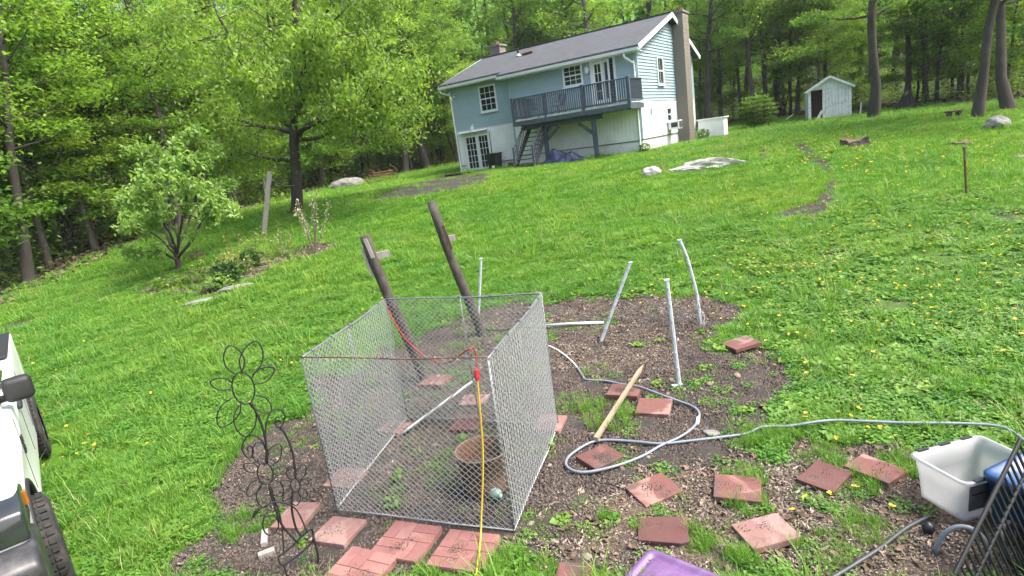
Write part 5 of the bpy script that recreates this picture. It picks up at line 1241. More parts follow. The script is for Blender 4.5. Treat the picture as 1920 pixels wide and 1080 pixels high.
# ---------------------------------------------------------------- pavers
PV = {'a': ('paver', 'paver with dark wet patch right of the pen, below the hose loop'), 'b': ('paver', 'pale-faced red paver with grass along its lower edge'), 'c': ('paver_dark', 'dark red paver with soil crumbs above the purple lid'),
      'd': ('paver_pink', 'clean pink paver on the wood chips at lower right'), 'e': ('paver_dark', 'red paver lying inside the hose loop'), 'f': ('paver_dark', 'broken reddish paver piece at the bottom edge left of the purple lid'),
      'g': ('paver_dark', 'dark red paver with a dandelion in front of it'), 'h': ('paver', 'rust-red paver nearest the clear plastic bin'), 'i': ('paver_dark', 'dark paver under the wooden stake and the hose'),
      'j': ('paver', 'red paver with whitish patch just right of the wooden stake'), 'k': ('paver', 'tilted red paver alone at the right edge of the soil'), 'l': ('paver_pink', 'pink paver poking out under the right side of the pen'),
      'm': ('paver', 'red paver inside the pen near its back left corner'), 'n': ('paver_dark', 'red paver inside the pen behind the rusty tub'), 'o': ('paver_pink', 'dull paver inside the pen beside the loose pipe'),
      'p': ('paver_pink', 'faded paver at the left end of the loose pipe'), 'q': ('paver_pink', 'pale paver at the front left corner inside the pen'), 'r': ('paver_pink', 'pink paver just right of the wire flowers'), 's': ('paver_pink', 'pale paver with soil specks left of the brick-patterned slabs')}
TILT = {'k': (.10, -.06), 'a': (.03, .05), 'e': (-.05, .05), 'j': (.07, 0), 'd': (.03, -.03), 'c': (.05, .02)}
for k, (x, y, ang, e2, e1, _) in LAYOUT['pavers'].items():
    if k in 'tuv': continue
    mm, lb = PV[k]; w = min(max(e2, .29), .37); l = min(max(e1, .29), .37)
    if k == 'f': w, l = .2, .25
    r_ = random.Random(k); b = MB(); c = .012
    pts = [(-w / 2, -l / 2), (w / 2, -l / 2), (w / 2, l / 2), (-w / 2, l / 2)]
    pts = [(u + r_.uniform(-.006, .006), v + r_.uniform(-.006, .006)) for u, v in pts]
    if k == 'c': pts = [(-w / 2, -l / 2), (w / 2 - .05, -l / 2), (w / 2, l / 2 - .06), (w / 2 - .02, l / 2), (-w / 2, l / 2)]
    b.prism(pts, 'z', -.028, .024); tx, ty = TILT.get(k, (r_.uniform(-.03, .03), r_.uniform(-.03, .03)))
    tag(b.build('paver', M[mm], None, bevel=.006, loc=(x, y, gz(x, y) + .014 + r_.uniform(-.004, .01) + (.03 if k == 'k' else 0)), rot=(tx, ty, ang)), lb, 'paver', 'square concrete pavers')
BR = {'t': 'brick-patterned pink slab in front of the pen, middle one of three', 'u': 'brick-patterned pink slab under the yellow cord', 'v': 'brick-patterned pink slab cut by the bottom edge'}
for k in 'tuv':
    x, y, ang, e2, e1, _ = LAYOUT['pavers'][k]; w, l = .445, .42
    t = thing('brick_slab', BR[k], 'paver', (x, y, gz(x, y) + .004), ang, 'brick-patterned slabs', rot=(0.015, -.02 if k == 'u' else .01, ang))
    b = MB(); b.span(-w / 2, w / 2, -l / 2, l / 2, -.02, .048); b.build('base', M['brick_pink'], t, bevel=.004)
    cells = []
    for i in range(2):
        for j in range(2):
            x0, y0 = -w / 2 + i * w / 2, -l / 2 + j * l / 2
            for h_ in range(2):
                if (i + j) % 2: cells.append((x0 + h_ * w / 4, x0 + (h_ + 1) * w / 4, y0, y0 + l / 2))
                else: cells.append((x0, x0 + w / 2, y0 + h_ * l / 4, y0 + (h_ + 1) * l / 4))
    for (a, c, d, e) in cells:
        g = .0022; b = MB(); b.span(a + g, c - g, d + g, e - g, .046, .056); b.build('brick', M['brick_pink'], t, bevel=.003)

# ---------------------------------------------------------------- hose, stake, pipes
b = MB(); b.tube(smooth_path([(p[0], p[1], p[2] + (.03 if i in (5, 6) else .05 if i > 29 else .03 if i > 27 else 0)) for i, p in enumerate(LAYOUT['hose'])], 6), .0135, 10); ho = tag(b.build('garden_hose', M['hose'], None, True), 'grey garden hose looped on the soil and running right into the grass', 'hose')
h0, h1 = Vector(LAYOUT['hose'][9]), Vector(LAYOUT['hose'][10])
b = MB(); b.tube([h0 + (h1 - h0) * .5, h0 + (h1 - h0) * .6, h1, h1 + (h1 - h0) * .35], [.016, .019, .019, .016], 10); b.build('hose_coupling', M['white_plastic'], ho)
b = MB(); b.tube(smooth_path(LAYOUT['white_line'], 6), .010, 8); tag(b.build('white_tube', M['white_plastic'], None, True), 'thin white tube leading from the pen to the hose end', 'tube')
p, q = [Vector(v) for v in LAYOUT['stake']]; d = (q - p).normalized(); b = MB()
b.beam(p, p + d * (q - p).length * .9, .045, .035); sx = d.cross(Vector((0, 0, 1))).normalized()
e = p + d * (q - p).length * .9; b.add([e + sx * .0225 + Vector((0, 0, .0175)), e - sx * .0225 + Vector((0, 0, .0175)), e - sx * .0225 - Vector((0, 0, .0175)), e + sx * .0225 - Vector((0, 0, .0175)), q], [(0, 1, 4), (1, 2, 4), (2, 3, 4), (3, 0, 4)])
tag(b.build('wooden_stake', M['pale_wood'], None), 'pointed wooden stake lying across pavers and hose', 'stake')
p, q = [Vector(v) for v in LAYOUT['pen_pipe']]; b = MB(); b.tube([p - (q - p) * .12, p, (p + q) / 2, q], .017, 8); tag(b.build('steel_pipe', M['galv'], None, True), 'galvanised pipe lying slantwise inside the pen', 'pipe')
p, q = [Vector(v) for v in LAYOUT['ground_pipe']]; b = MB(); b.tube([p, (p + q) / 2 + Vector((0, 0, .01)), q], .026, 8); tag(b.build('steel_pipe', M['white_post'], None, True), 'pale pipe lying on the soil behind the pen', 'pipe')
b = MB(); b.tube(smooth_path(LAYOUT['black_hose2'], 5), .022, 8); tag(b.build('black_tube', M['hose_dark'], None, True), 'dark tube on the soil at the foot of the taller wooden post', 'tube')
b = MB(); b.tube(smooth_path(LAYOUT['dark_hose'], 5), .016, 8); tag(b.build('black_hose', M['hose_dark'], None, True), 'black hose running from the bottom edge to the clear plastic bin', 'hose')

# ---------------------------------------------------------------- posts
def leaning_post(k, label, r0, stub_t, stub_dir, twist):
    p, q = [Vector(v) for v in LAYOUT['wood_post'][k]]; t = thing('wooden_post', label, 'post', tuple(p), 0, 'old wooden posts behind the pen'); L = q - p
    b = MB(); P = [Vector((0, 0, 0)) - L * .06] + [L * f + Vector((.012 * math.sin(f * 7 + k), .01 * math.cos(f * 5), 0)) for f in (.0, .2, .4, .6, .8, 1)]
    rr = random.Random(k + 3); b.tube(P, [r0 * 1.15, r0 * 1.12, r0 * 1.05, r0 * 1.08, r0 * .98, r0, r0 * .97], 9); b.v = [(x + rr.uniform(-.007, .007), y + rr.uniform(-.007, .007), z) for x, y, z in b.v]; b.build('shaft', M['old_wood'], t, True)
    c = L * stub_t; b = MB(); b.beam(c, c + Vector(stub_dir), .05, .085); b.build('bracket_board', M['grey_wood'], t)
    if k == 0:
        b = MB(); n = Vector((.02, -r0 - .012, 0)); b.beam(L * .86 + n, L * .985 + n, .045, .022, (0, 1, 0)); b.build('nailed_strip', M['grey_wood'], t)
        b = MB(); n = Vector((-r0 - .02, -.03, 0)); b.beam(L * .74 + n, L * .92 + n, .035, .03, (0, 1, 0)); b.build('nailed_strip', M['grey_wood'], t)
    else:
        b = MB(); b.beam(L * .66 + Vector((r0 * .8, -.05, 0)), L * .83 + Vector((r0 * .8, -.05, 0)), .045, .04, (0, 1, 0)); b.build('split_wood', M['dark_wood'], t)
leaning_post(0, 'shorter weathered wooden post leaning left behind the pen', .070, .86, (.22, .04, .02), 0)
leaning_post(1, 'taller weathered wooden post leaning left behind the pen', .072, .73, (.17, .02, .0), 0)
WL = ['upright white metal post behind the taller wooden post', 'white metal post leaning right on the far side of the soil', 'white metal post standing on a foot plate nearest the right pavers', 'bent white metal post at the far right of the soil']
for k, P in enumerate(LAYOUT['white_post']):
    p = Vector(P[0]); t = thing('metal_post', WL[k], 'post', tuple(p), 0, 'white metal posts'); Q = [Vector(v) - p for v in (smooth_path(P, 4) if len(P) > 2 else P)]
    b = MB(); Q[0] = Q[0] - (Q[1] - Q[0]).normalized() * .08
    w = .024
    for off in ((0, 0), ): b.tube(Q, w if k != 0 else .021, 6)
    b.build('shaft', M['white_post'], t)
    b = MB(); b.beam(Q[-1] + Vector((-.028, 0, .0)), Q[-1] + Vector((.03, 0, .004)), .05, .012); b.build('top_cap', M['white_post'], t)
    if k == 2: b = MB(); b.beam((-.09, -.02, .012), (.03, .01, .012), .05, .012); b.build('foot_plate', M['white_post'], t)
    n = 7; b = MB()
    for j in range(n):
        c = Q[0] + (Q[-1] - Q[0]) * ((j + .5) / n) if len(Q) == 2 else Q[int((j + .5) / n * (len(Q) - 1))]
        b.box((c.x, c.y - .026, c.z), (.014, .012, .03))
    b.build('hook', M['white_post'], t)
def netting():
    P = [(1.5, 9.0), (1.97, 8.81), (2.35, 8.5), (2.68, 8.25), (2.6, 7.9)]; t = thing('wire_netting', 'limp thin wire netting around the bent white post', 'netting', (1.97, 8.81, gz(1.97, 8.81)))
    path = smooth_path([(x, y, 0) for x, y in P], 6); rng = np.random.default_rng(3); b = MB(); L = [0]
    for i in range(len(path) - 1): L.append(L[-1] + (path[i + 1] - path[i]).length)
    def at(s):
        for i in range(len(path) - 1):
            if s <= L[i + 1]: return path[i].lerp(path[i + 1], (s - L[i]) / (L[i + 1] - L[i]))
        return path[-1]
    st = .06; n = int(L[-1] / st); h = 10
    for c in range(n):
        pts = []
        for k in range(h + 1):
            q = at(st * (c + ((k + c) % 2))); z = .055 * k * (.75 + .25 * math.sin(c * .25)) + .02
            pts.append((q.x - 1.97 + rng.normal() * .012 + .04 * math.sin(k * .6), q.y - 8.81 + rng.normal() * .012, z))
        b.tube(pts, .0028, 3, caps=False)
    o = b.build('mesh', M['galv_dark'], t); o['kind'] = 'stuff'
netting()
p, q = [Vector(v) for v in LAYOUT['black_post']]; b = MB(); b.tube([p - Vector((0, 0, .1)), p, q], .026, 6); b.box((q.x, q.y, q.z), (.06, .06, .03)); tag(b.build('steel_post', M['rust'], None), 'thin dark steel post standing in the grass at right', 'post')
p, q = [Vector(v) for v in LAYOUT['grey_post']]; t = thing('grey_post', 'weathered grey wooden post left of the maple', 'post', tuple(p)); b = MB(); b.beam((0, 0, -.1), q - p, .13, .13); b.build('shaft', M['grey_wood'], t)
b = MB(); b.box((.0, 0, 0), (.02, .03, .3)); b.build('bracket', M['galv_dark'], t, loc=tuple((q - p) * .8 + Vector((.075, -.03, 0))))
p, q = [Vector(v) for v in LAYOUT['wire']]; m_ = (p + q) / 2 - Vector((0, 0, .12)); b = MB(); b.tube(smooth_path([p, m_, q], 8), .009, 5); tag(b.build('clothes_line', M['galv'], None), 'wire strung from the grey post to the maple trunk', 'wire')

# ---------------------------------------------------------------- wire flower ornament
def trellis():
    x, y, a = LAYOUT['trellis_at']; t = thing('wire_flower_ornament', 'black wire garden ornament of three flowers with curling stems', 'garden ornament', (x, y, 0), a)
    v3 = lambda s, k=0: (s[0], k, s[1])
    for i, (c, (rx, ry), tips) in enumerate(LAYOUT['flowers']):
        c = Vector(v3(c)); fl = link('flower', None, t); rr = max(rx, ry * .8); tx = (ry - rx) * 0
        ring = [c + Vector((rx * math.cos(k * 6.283 / 20) + .22 * 0, 0, ry * math.sin(k * 6.283 / 20))) for k in range(20)]
        b = MB(); b.tube(ring, .0058, 6, closed=True); b.build('ring', M['black_metal'], fl, True)
        for tp in tips:
            tip = Vector(v3(tp)); d = tip - c; L = d.length; d.normalize(); n = Vector((-d.z, 0, d.x)); e = 1 / math.sqrt((d.x / rx) ** 2 + (d.z / ry) ** 2); w = (L - e) * .30
            base = c + d * e
            P = [base + n * w * .45, c + d * (e + (L - e) * .35) + n * w, c + d * (e + (L - e) * .75) + n * w * .8, tip, c + d * (e + (L - e) * .75) - n * w * .8, c + d * (e + (L - e) * .35) - n * w, base - n * w * .45]
            b = MB(); b.tube(smooth_path(P, 5), .005, 6); b.build('petal', M['black_metal'], fl, True)
    for k, s in enumerate(LAYOUT['stems']):
        b = MB(); thick = .0085 if k in (0, 1, 2, 3, 12, 7, 8) else .0058
        if k in (11, 12): s = s[:-1] + [[s[-1][0], 0.0 - .02]]
        b.tube(smooth_path([v3(q, .006 * ((k % 3) - 1)) for q in s], 6), thick, 7); b.build('stem', M['black_metal'], t, True)
    for c, d, l in ((LAYOUT['tleaf'], (-.05, -.05), .07), (LAYOUT['tbud'], (-.012, .03), .04)):
        c = Vector(v3(c)); d = Vector((d[0], 0, d[1])); n = Vector((-d.z, 0, d.x)).normalized() * .018; b = MB()
        b.add([c - d * .6, c + n, c + d, c - n, c + Vector((0, .006, 0)), c - Vector((0, .006, 0))], [(0, 1, 4), (1, 2, 4), (2, 3, 4), (3, 0, 4), (0, 1, 5), (1, 2, 5), (2, 3, 5), (3, 0, 5)]); b.build('wire_leaf', M['black_metal'], t)
trellis()
for (x, y, a, l, w, lb) in ((-2.42, 4.5, 1.9, .22, .055, 'narrow grey wood scrap upright behind the wire flowers'), (-2.32, 4.28, .5, .13, .06, 'short dark wood scrap beside the wire flower base')):
    b = MB(); b.box((0, 0, .02), (l, w, .05)); tag(b.build('wood_scrap', M['grey_wood'], None, bevel=.004, loc=(x, y, gz(x, y)), rot=(.05, .03, a)), lb, 'wood scrap')

# ---------------------------------------------------------------- tub, bottle and seedlings inside the pen
x, y, _ = LAYOUT['at_barrel']; t = thing('rusty_tub', 'rusty round metal tub inside the pen', 'tub', (x + .01, y + .02, gz(x, y)))
b = MB(); b.lathe([(.001, .0), (.205, .0), (.21, .02), (.225, .16), (.222, .18), (.232, .2), (.238, .38), (.246, .39), (.240, .395), (.228, .385), (.222, .2), (.205, .05)], 32); b.build('body', M['rust'], t, True)
b = MB(); b.tube([(.241 * math.cos(k * 6.283 / 36), .241 * math.sin(k * 6.283 / 36), .388) for k in range(36)], .008, 6, closed=True); b.build('rim', M['rock_brown'], t, True)
b = MB(); b.lathe([(.001, .20), (.223, .195)], 24); b.build('soil_fill', M['litter'], t)
x, y, _ = LAYOUT['at_bottle']; b = MB(); b.lathe([(.001, -.09), (.045, -.09), (.05, -.05), (.05, .04), (.035, .075), (.016, .095), (.016, .115), (.001, .118)], 12, (0, 0, 0), Matrix.Rotation(R(80), 3, 'X'))
tag(b.build('plastic_bottle', mat('pale_green_plastic', (.32, .44, .38), .2, .3, 12), None, True, loc=(x, y, .055), rot=(0, 0, .5)), 'pale green crumpled plastic bottle in front of the rusty tub', 'bottle')
for k, (px, py, lb) in enumerate(((-1.35, 5.2, 'green seedling at the middle left inside the pen'), (-1.35, 4.75, 'green seedling near the front rail inside the pen'), (.12, 5.35, 'green seedling at the right side panel of the pen'), (-.75, 5.75, 'green seedling behind the rusty tub'))):
    leaf_bush('seedling', lb, 'plant', px, py, .09, .09, .10, 26, .07, 'dandelion_leaf', 30 + k, 3, 'seedlings in the pen')

# ---------------------------------------------------------------- rocks, stumps
def rock(name, label, x, y, sx, sy, sz, m_, seed, rz=0, sub=3, rough=.25, cat='rock', dz=-.05, group=None, mesh_only=False):
    bm = bmesh.new(); bmesh.ops.create_icosphere(bm, subdivisions=sub, radius=1)
    for v in bm.verts:
        c = v.co.copy(); n = float(fbm(c.x * 1.4 + seed * 3.1 + c.z, c.y * 1.4 + seed + c.z * .7, seed, 4)) - .5
        n2 = math.floor((c.x * .8 + c.y * .5 + c.z) * 3.5) * .05; n3 = abs(float(fbm(c.x * 4 + seed + c.z * 3, c.y * 4 + c.z * 2, seed + 5, 3)) - .5)
        v.co = c * (1 + n * rough * 2.2 + n2 - n3 * rough * 1.2); v.co.x *= sx; v.co.y *= sy; v.co.z *= sz
        if v.co.z < -sz * .35: v.co.z = -sz * .35
    me = bpy.data.meshes.new(name); bm.to_mesh(me); bm.free(); me.materials.append(M[m_])
    o = link(name, me, None, (x, y, gz(x, y) + sz * .25 + dz), (0, 0, rz)); return tag(o, label, cat, group)
at = lambda k: LAYOUT['at_' + k][:2]
rock('boulder', 'pale grey boulder on the lawn near the right frame edge', *at('boulder'), .48, .4, .34, 'rock', 2, .3)
rock('flat_rock', 'flat stone level with the grass just below the grey boulder', *at('flat_rock'), .36, .2, .06, 'rock', 4, .5)
rock('flat_rock', 'flat stone in the grass at the right frame edge', *at('flat_rock2'), .22, .2, .08, 'rock', 5, .2)
rock('ledge_rock', 'long low pale rock ledge in the lawn before the house', *at('ledge'), 1.3, .42, .30, 'rock_pale', 7, -.08, 4, .6, dz=-.13)
rock('ledge_rock', 'small pale rock at the left end of the long ledge', *at('ledge2'), .36, .28, .26, 'rock_pale', 9, .3)
rock('boulder', 'rounded grey rock left of the rusty rake at the wood edge', LAYOUT['at_rockleft'][0] + .3, LAYOUT['at_rockleft'][1] - 1, 1.1, .5, .45, 'rock', 12, .2)
rock('stone', 'brown fist-sized stone on the soil below the lone tilted paver', *at('rock1'), .055, .05, .045, 'rock_brown', 14, 0, 2, dz=0)
rock('stone', 'small brown lump left of the brown fist-sized stone', *at('rock2'), .05, .035, .03, 'rock_brown', 15, .8, 2, dz=0)
rock('stone', 'dark lump on the soil below the brown stones', *at('rock3'), .05, .03, .022, 'dark_wood', 16, .4, 2, dz=0)
rock('stone', 'pale flat stone chip beside the hose', *at('chipstone'), .09, .06, .02, 'rock', 17, -.5, 2, dz=0)
rock('edging_stone', 'long pale edging stone below the left flower bed', *at('stones'), .40, .14, .07, 'rock', 18, .45, 3, dz=.02)
rock('edging_stone', 'pale stone sunk in the lawn below the small pale tree', *at('edgestoneL'), .42, .13, .06, 'rock', 19, .5, 3, dz=.02)
for k, (x, y, s) in enumerate([(.35, 4.55, .035), (.12, 5.05, .03), (1.05, 4.95, .03), (.62, 5.55, .03), (.85, 5.4, .025), (1.5, 6.7, .03), (.95, 6.6, .03), (-.12, 4.2, .04), (.28, 3.72, .045), (1.2, 4.75, .03), (.72, 4.55, .03), (2.3, 6.0, .03), (.05, 3.95, .04)]):
    rock('pebble', 'small pale pebble on the bare soil right of the pen', x, y, s * 1.0, s * .7, s * .45, 'pebble', 40 + k, k, 2, rough=.4, dz=-.004, group='pebbles on the bare soil')
def stump(label, x, y, r_, h, seed, hollow=True):
    t = thing('tree_stump', label, 'stump', (x, y, gz(x, y) - .03), seed); b = MB(); n = 28; rings = [(1.25, 0), (1.08, .25), (1.0, .6), (.98, .9), (.93, 1.0)]; rr = random.Random(seed)
    jag = [rr.uniform(.75, 1.05) for _ in range(n)]; lob = [1 + .14 * math.sin(5 * k * 6.283 / n + seed) + .08 * math.sin(9 * k * 6.283 / n) + rr.uniform(-.06, .06) for k in range(n)]; jag = [.72 + .2 * math.sin(k * 6.283 / n * 2 + seed) + .12 * math.sin(k * 6.283 / n * 7) + rr.uniform(-.08, .08) for k in range(n)]; V = []; F = []
    for q, z in rings:
        for k in range(n): a = k * 6.283 / n; V.append((r_ * q * lob[k] * math.cos(a), r_ * q * lob[k] * math.sin(a), h * z * (jag[k] if z > .5 else 1)))
    for i in range(len(rings) - 1):
        for k in range(n): F.append((i * n + k, i * n + (k + 1) % n, (i + 1) * n + (k + 1) % n, (i + 1) * n + k))
    b.add(V, F); b.build('bark_ring', M['bark_dark'], t)
    b = MB(); V = [(0, 0, h * .72)] + [(r_ * .93 * lob[k] * math.cos(k * 6.283 / n), r_ * .93 * lob[k] * math.sin(k * 6.283 / n), h * jag[k] * .99) for k in range(n)]
    b.add(V, [(0, k + 1, (k + 1) % n + 1) for k in range(n)]); b.build('cut_top', M['stump'], t)
stump('broad rotting tree stump in the lawn left of the steel post', *at('stump'), .42, .32, 3)
x, y = at('rusty_disc'); stump('low reddish stump behind the thin steel post', x, y, .34, .12, 5)
stump('old dark stump with flared roots at the wood edge near the oak', *at('stump2'), .42, 1.1, 7)
x, y = at('dark_seat'); t = thing('stool', 'low dark stool at the wood edge left of the grey boulder', 'stool', (x, y, gz(x, y)))
b = MB(); b.span(-.28, .28, -.18, .18, .22, .28); b.build('seat', M['dark_wood'], t)
for sx in (-.2, .2): b = MB(); b.span(sx - .04, sx + .04, -.13, .13, 0, .22); b.build('leg', M['dark_wood'], t)

# ---------------------------------------------------------------- utility pole, old rake
x, y, z = LAYOUT['at_util']; t = thing('utility_pole', 'grey utility pole with crossarm at the wood edge right of the house', 'utility pole', (x, y, z)); b = MB(); b.tube([(0, 0, -.2), (-.1, 0, 3), (-.25, 0, 6.9)], [.15, .14, .11], 10); b.build('pole', M['bark_grey'], t, True)
b = MB(); b.beam((-1.15, .1, 6.55), (.75, -.1, 6.6), .1, .12); b.build('crossarm', M['grey_wood'], t)
for k in (-1.05, -.55, .2, .65): b = MB(); b.lathe([(.03, 6.62), (.05, 6.66), (.03, 6.72), (.001, 6.74)], 8, (k, 0, 0)); b.build('insulator', M['glass'], t)
x, y, z = LAYOUT['at_rake']; x += .6; y -= 2.2; z = gz(x, y); t = thing('hay_rake', 'old rusty hay rake with spoked wheels at the wood edge', 'hay rake', (x, y, z), .15)
def spoked(parent, c, r_):
    b = MB(); b.tube([(c[0] + .0, c[1] + r_ * math.cos(k * 6.283 / 24), c[2] + r_ * math.sin(k * 6.283 / 24)) for k in range(24)], .025, 6, closed=True); w = b.build('wheel', M['rust'], parent, rot=None)
    b = MB()
    for k in range(10): a = k * 6.283 / 10; b.tube([c, (c[0], c[1] + r_ * math.cos(a), c[2] + r_ * math.sin(a))], .011, 4)
    b.lathe([(.06, -.08), (.06, .08)], 8, c, Matrix.Rotation(R(90), 3, 'Y')); b.build('spoke', M['rust'], w)
t.rotation_euler = (0, 0, .95); spoked(t, (-1.0, 0, .45), .45); spoked(t, (1.0, 0, .45), .45)
b = MB(); b.tube([(-1.05, 0, .45), (1.05, 0, .45)], .04, 6); b.tube([(-.9, -.2, .62), (.9, -.2, .62)], .03, 6); b.tube([(0, 0, .45), (0, -1.3, .35)], .035, 6); b.tube([(0, -.1, .5), (0, .35, .95)], .02, 6); b.build('frame', M['rust'], t)
b = MB()
for k in range(16): xx = -.85 + 1.7 * k / 15; b.tube(smooth_path([(xx, -.2, .62), (xx, .3, .62), (xx, .5, .35), (xx, .3, .05)], 3), .009, 4)
b.build('tine', M['rust'], t)
b = MB(); b.lathe([(.001, .96), (.16, .98), (.2, 1.05)], 10, (0, .38, 0)); b.build('seat', M['rust'], t)

# ---------------------------------------------------------------- shrubs and bed plants
x, y, _ = LAYOUT['at_bush']; k = 40. / y; leaf_bush('round_bush', 'round clipped green bush right of the house by the drive', 'bush', x * k, 40., 1.28, 1.1, 2.0, 5200, .15, 'leaf_bush', 21, 6, hollow=.5, layered=True)
leaf_bush('shrub', 'small dark green rounded shrub in the mulch of the left bed', 'shrub', *at('shrubA'), .30, .28, .56, 900, .075, 'leaf_shrub', 22)
leaf_bush('shrub', 'dark leafy shrub in the left bed, in front of the rounded one', 'shrub', *at('shrubB'), .40, .34, .62, 900, .10, 'leaf_shrub', 23)
leaf_bush('shrub', 'low grey-green plant at the front of the left bed', 'plant', -7.35, 14.75, .38, .3, .45, 500, .08, 'leaf_dogwood', 24)
leaf_bush('shrub', 'loose brownish plant in the left bed beside the small tree', 'plant', -8.35, 15.9, .35, .3, .65, 300, .08, 'leaf_bush', 25)
leaf_bush('shrub', 'low weedy clump at the left end of the flower bed', 'plant', -9.3, 16.1, .6, .4, .35, 500, .08, 'leaf_bush', 26)
leaf_bush('shrub', 'weedy clump in the middle of the left bed', 'plant', -8.0, 16.8, .45, .4, .5, 450, .09, 'leaf_pale', 27)
def stalks(name, label, x, y, h, n, spread, leafm, nl, leaf, seed, barkm='twig', top=.3, r_=.012, group=None, cat='plant'):
    rng = np.random.default_rng(seed); t = thing(name, label, cat, (x, y, gz(x, y) - .02), 0, group); b = MB(); pts = []
    for k in range(n):
        a = rng.random() * 6.283; P = limb(rng, (.05 * math.cos(a), .05 * math.sin(a), 0), a, 1.35 - spread * rng.random(), h * (.7 + .4 * rng.random()), .1, 6, .05)
        b.tube(P, [r_ * (1 - .75 * i / 6) for i in range(7)], 5, caps=False)
        for _ in range(max(1, nl // n)): q = sample_path(P, top + (1 - top) * rng.random()); pts.append(q + rng.normal(0, .05, 3))
    b.build('stem', M[barkm], t); P = np.array(pts); V, F = leaf_arrays(rng, P, np.full(len(P), leaf), .1, .3); link('foliage', mesh_np('foliage', V, F, M[leafm]), t)
stalks('flowering_shrub', 'bare-stemmed shrub with whitish blossom at the end of the left bed', *at('bloom'), 1.85, 6, .5, 'blossom', 260, .07, 31, 'twig', .35, .022, cat='shrub')
for k, (x, y, h, lb) in enumerate([(-8.1, 17.6, .95, 'pale yellow-green leggy plant nearest the small tree'), (-7.8, 18.2, .9, 'pale leggy plant second from the small tree'), (-6.9, 18.0, 1.05, 'pale leggy plant left of the flowering shrub'), (-6.5, 17.2, .85, 'pale leggy plant in the mulch below the grey post'), (-7.1, 16.1, .5, 'short pale leggy plant beside the rounded shrub')]):
    stalks('leggy_plant', lb, x, y, h, 4, .35, 'leaf_pale', 110, .085, 50 + k, 'twig', .15, .008, 'pale leggy plants in the left bed')
x, y = at('weed_near'); stalks('dry_weed', 'dry straw-coloured weed stalks behind the long rock ledge', x, y - 1.0, .9, 16, .9, 'leaf_pale', 40, .06, 61, 'straw', .5, .008)
stalks('dry_weed', 'spindly weed between the two pale ledge rocks', 6.1, 21.9, .75, 9, .6, 'leaf_bush', 60, .07, 62, 'straw', .2, .007)
x, y = at('block'); b = MB(); b.box((0, 0, .16), (.42, .16, .12)); b.box((-.12, 0, .05), (.1, .14, .1)); b.box((.14, 0, .05), (.1, .14, .1)); tag(b.build('wooden_block', M['dark_wood'], None, loc=(x + .3, y - .2, gz(x, y)), rot=(0, 0, .3)), 'small dark wooden bench block behind the small tree', 'bench')

# ---------------------------------------------------------------- purple lid, bins, rack
c, a0, a1 = Vector(LAYOUT['lid_pts'][1]), Vector(LAYOUT['lid_pts'][0]), Vector(LAYOUT['lid_pts'][2])
ang = math.atan2((a1 - c).y, (a1 - c).x); t = thing('purple_lid', 'purple plastic tote lid at the bottom edge of the yard', 'lid', (c.x, c.y, gz(c.x, c.y)), ang)
def rrect(x0, x1, y0, y1, r_, n=6):
    P = []
    for cx, cy_, a in ((x1 - r_, y1 - r_, 0), (x0 + r_, y1 - r_, 90), (x0 + r_, y0 + r_, 180), (x1 - r_, y0 + r_, 270)):
        for k in range(n + 1): q = R(a + 90 * k / n); P.append((cx + r_ * math.cos(q), cy_ + r_ * math.sin(q)))
    return P
def ringstack(specs, close_top=True):
    """stack of rounded rectangles (x0,x1,y0,y1,r,z) joined by walls"""
    b = MB(); V = []; F = []; n = None
    for s in specs:
        P = rrect(*s[:5]); n = len(P); V += [(x, y, s[5]) for x, y in P]
    for i in range(len(specs) - 1):
        for k in range(n): F.append((i * n + k, i * n + (k + 1) % n, (i + 1) * n + (k + 1) % n, (i + 1) * n + k))
    if close_top: F.append(tuple(range((len(specs) - 1) * n, len(specs) * n)))
    return b.add(V, F)
# local frame: corner at the origin, the lid spreads to +x and -y
b = ringstack([(-.06, .58, -.46, .05, .07, 0.0), (-.06, .58, -.46, .05, .07, .05), (-.052, .572, -.452, .042, .065, .066), (-.018, .538, -.418, .008, .05, .066), (-.006, .526, -.406, -.004, .045, .045), (.01, .51, -.39, -.02, .04, .045), (.016, .504, -.384, -.026, .038, .052)]); b.build('lid_shell', M['purple_plastic'], t, True)
for k in range(2): b = MB(); b.span(.15 + .22 * k, .2 + .22 * k, -.33, -.1, .0525, .0565); b.build('rib', M['purple_plastic'], t)
def frosted():
    m, nt, bs = newmat('frosted_plastic'); v = coord(nt)
    nt.links.new(ramp(nt, noise(nt, 5, 4, v), [(.3, (.36, .375, .385)), (.7, (.47, .485, .50))]), bs.inputs['Base Color']); bs.inputs['Roughness'].default_value = .4
    tr = nt.nodes.new('ShaderNodeBsdfTranslucent'); tr.inputs[0].default_value = (.62, .63, .64, 1); mx = nt.nodes.new('ShaderNodeMixShader'); mx.inputs[0].default_value = .45
    nt.links.new(bs.outputs[0], mx.inputs[1]); nt.links.new(tr.outputs[0], mx.inputs[2]); tp = nt.nodes.new('ShaderNodeBsdfTransparent'); m2 = nt.nodes.new('ShaderNodeMixShader'); m2.inputs[0].default_value = .22; nt.links.new(mx.outputs[0], m2.inputs[1]); nt.links.new(tp.outputs[0], m2.inputs[2]); nt.links.new(m2.outputs[0], nt.nodes['Material Output'].inputs[0]); return m
M['frosted'] = frosted()
rim = [Vector(v) for v in LAYOUT['bin_rim']]; bx_, by_ = 3.16, 3.77; an = math.atan2(.12, .63)
t = thing('storage_bin', 'open frosted white plastic bin with dark grey front flap', 'bin', (bx_, by_, gz(bx_, by_)), an)
w, d, h = .31, .215, .33
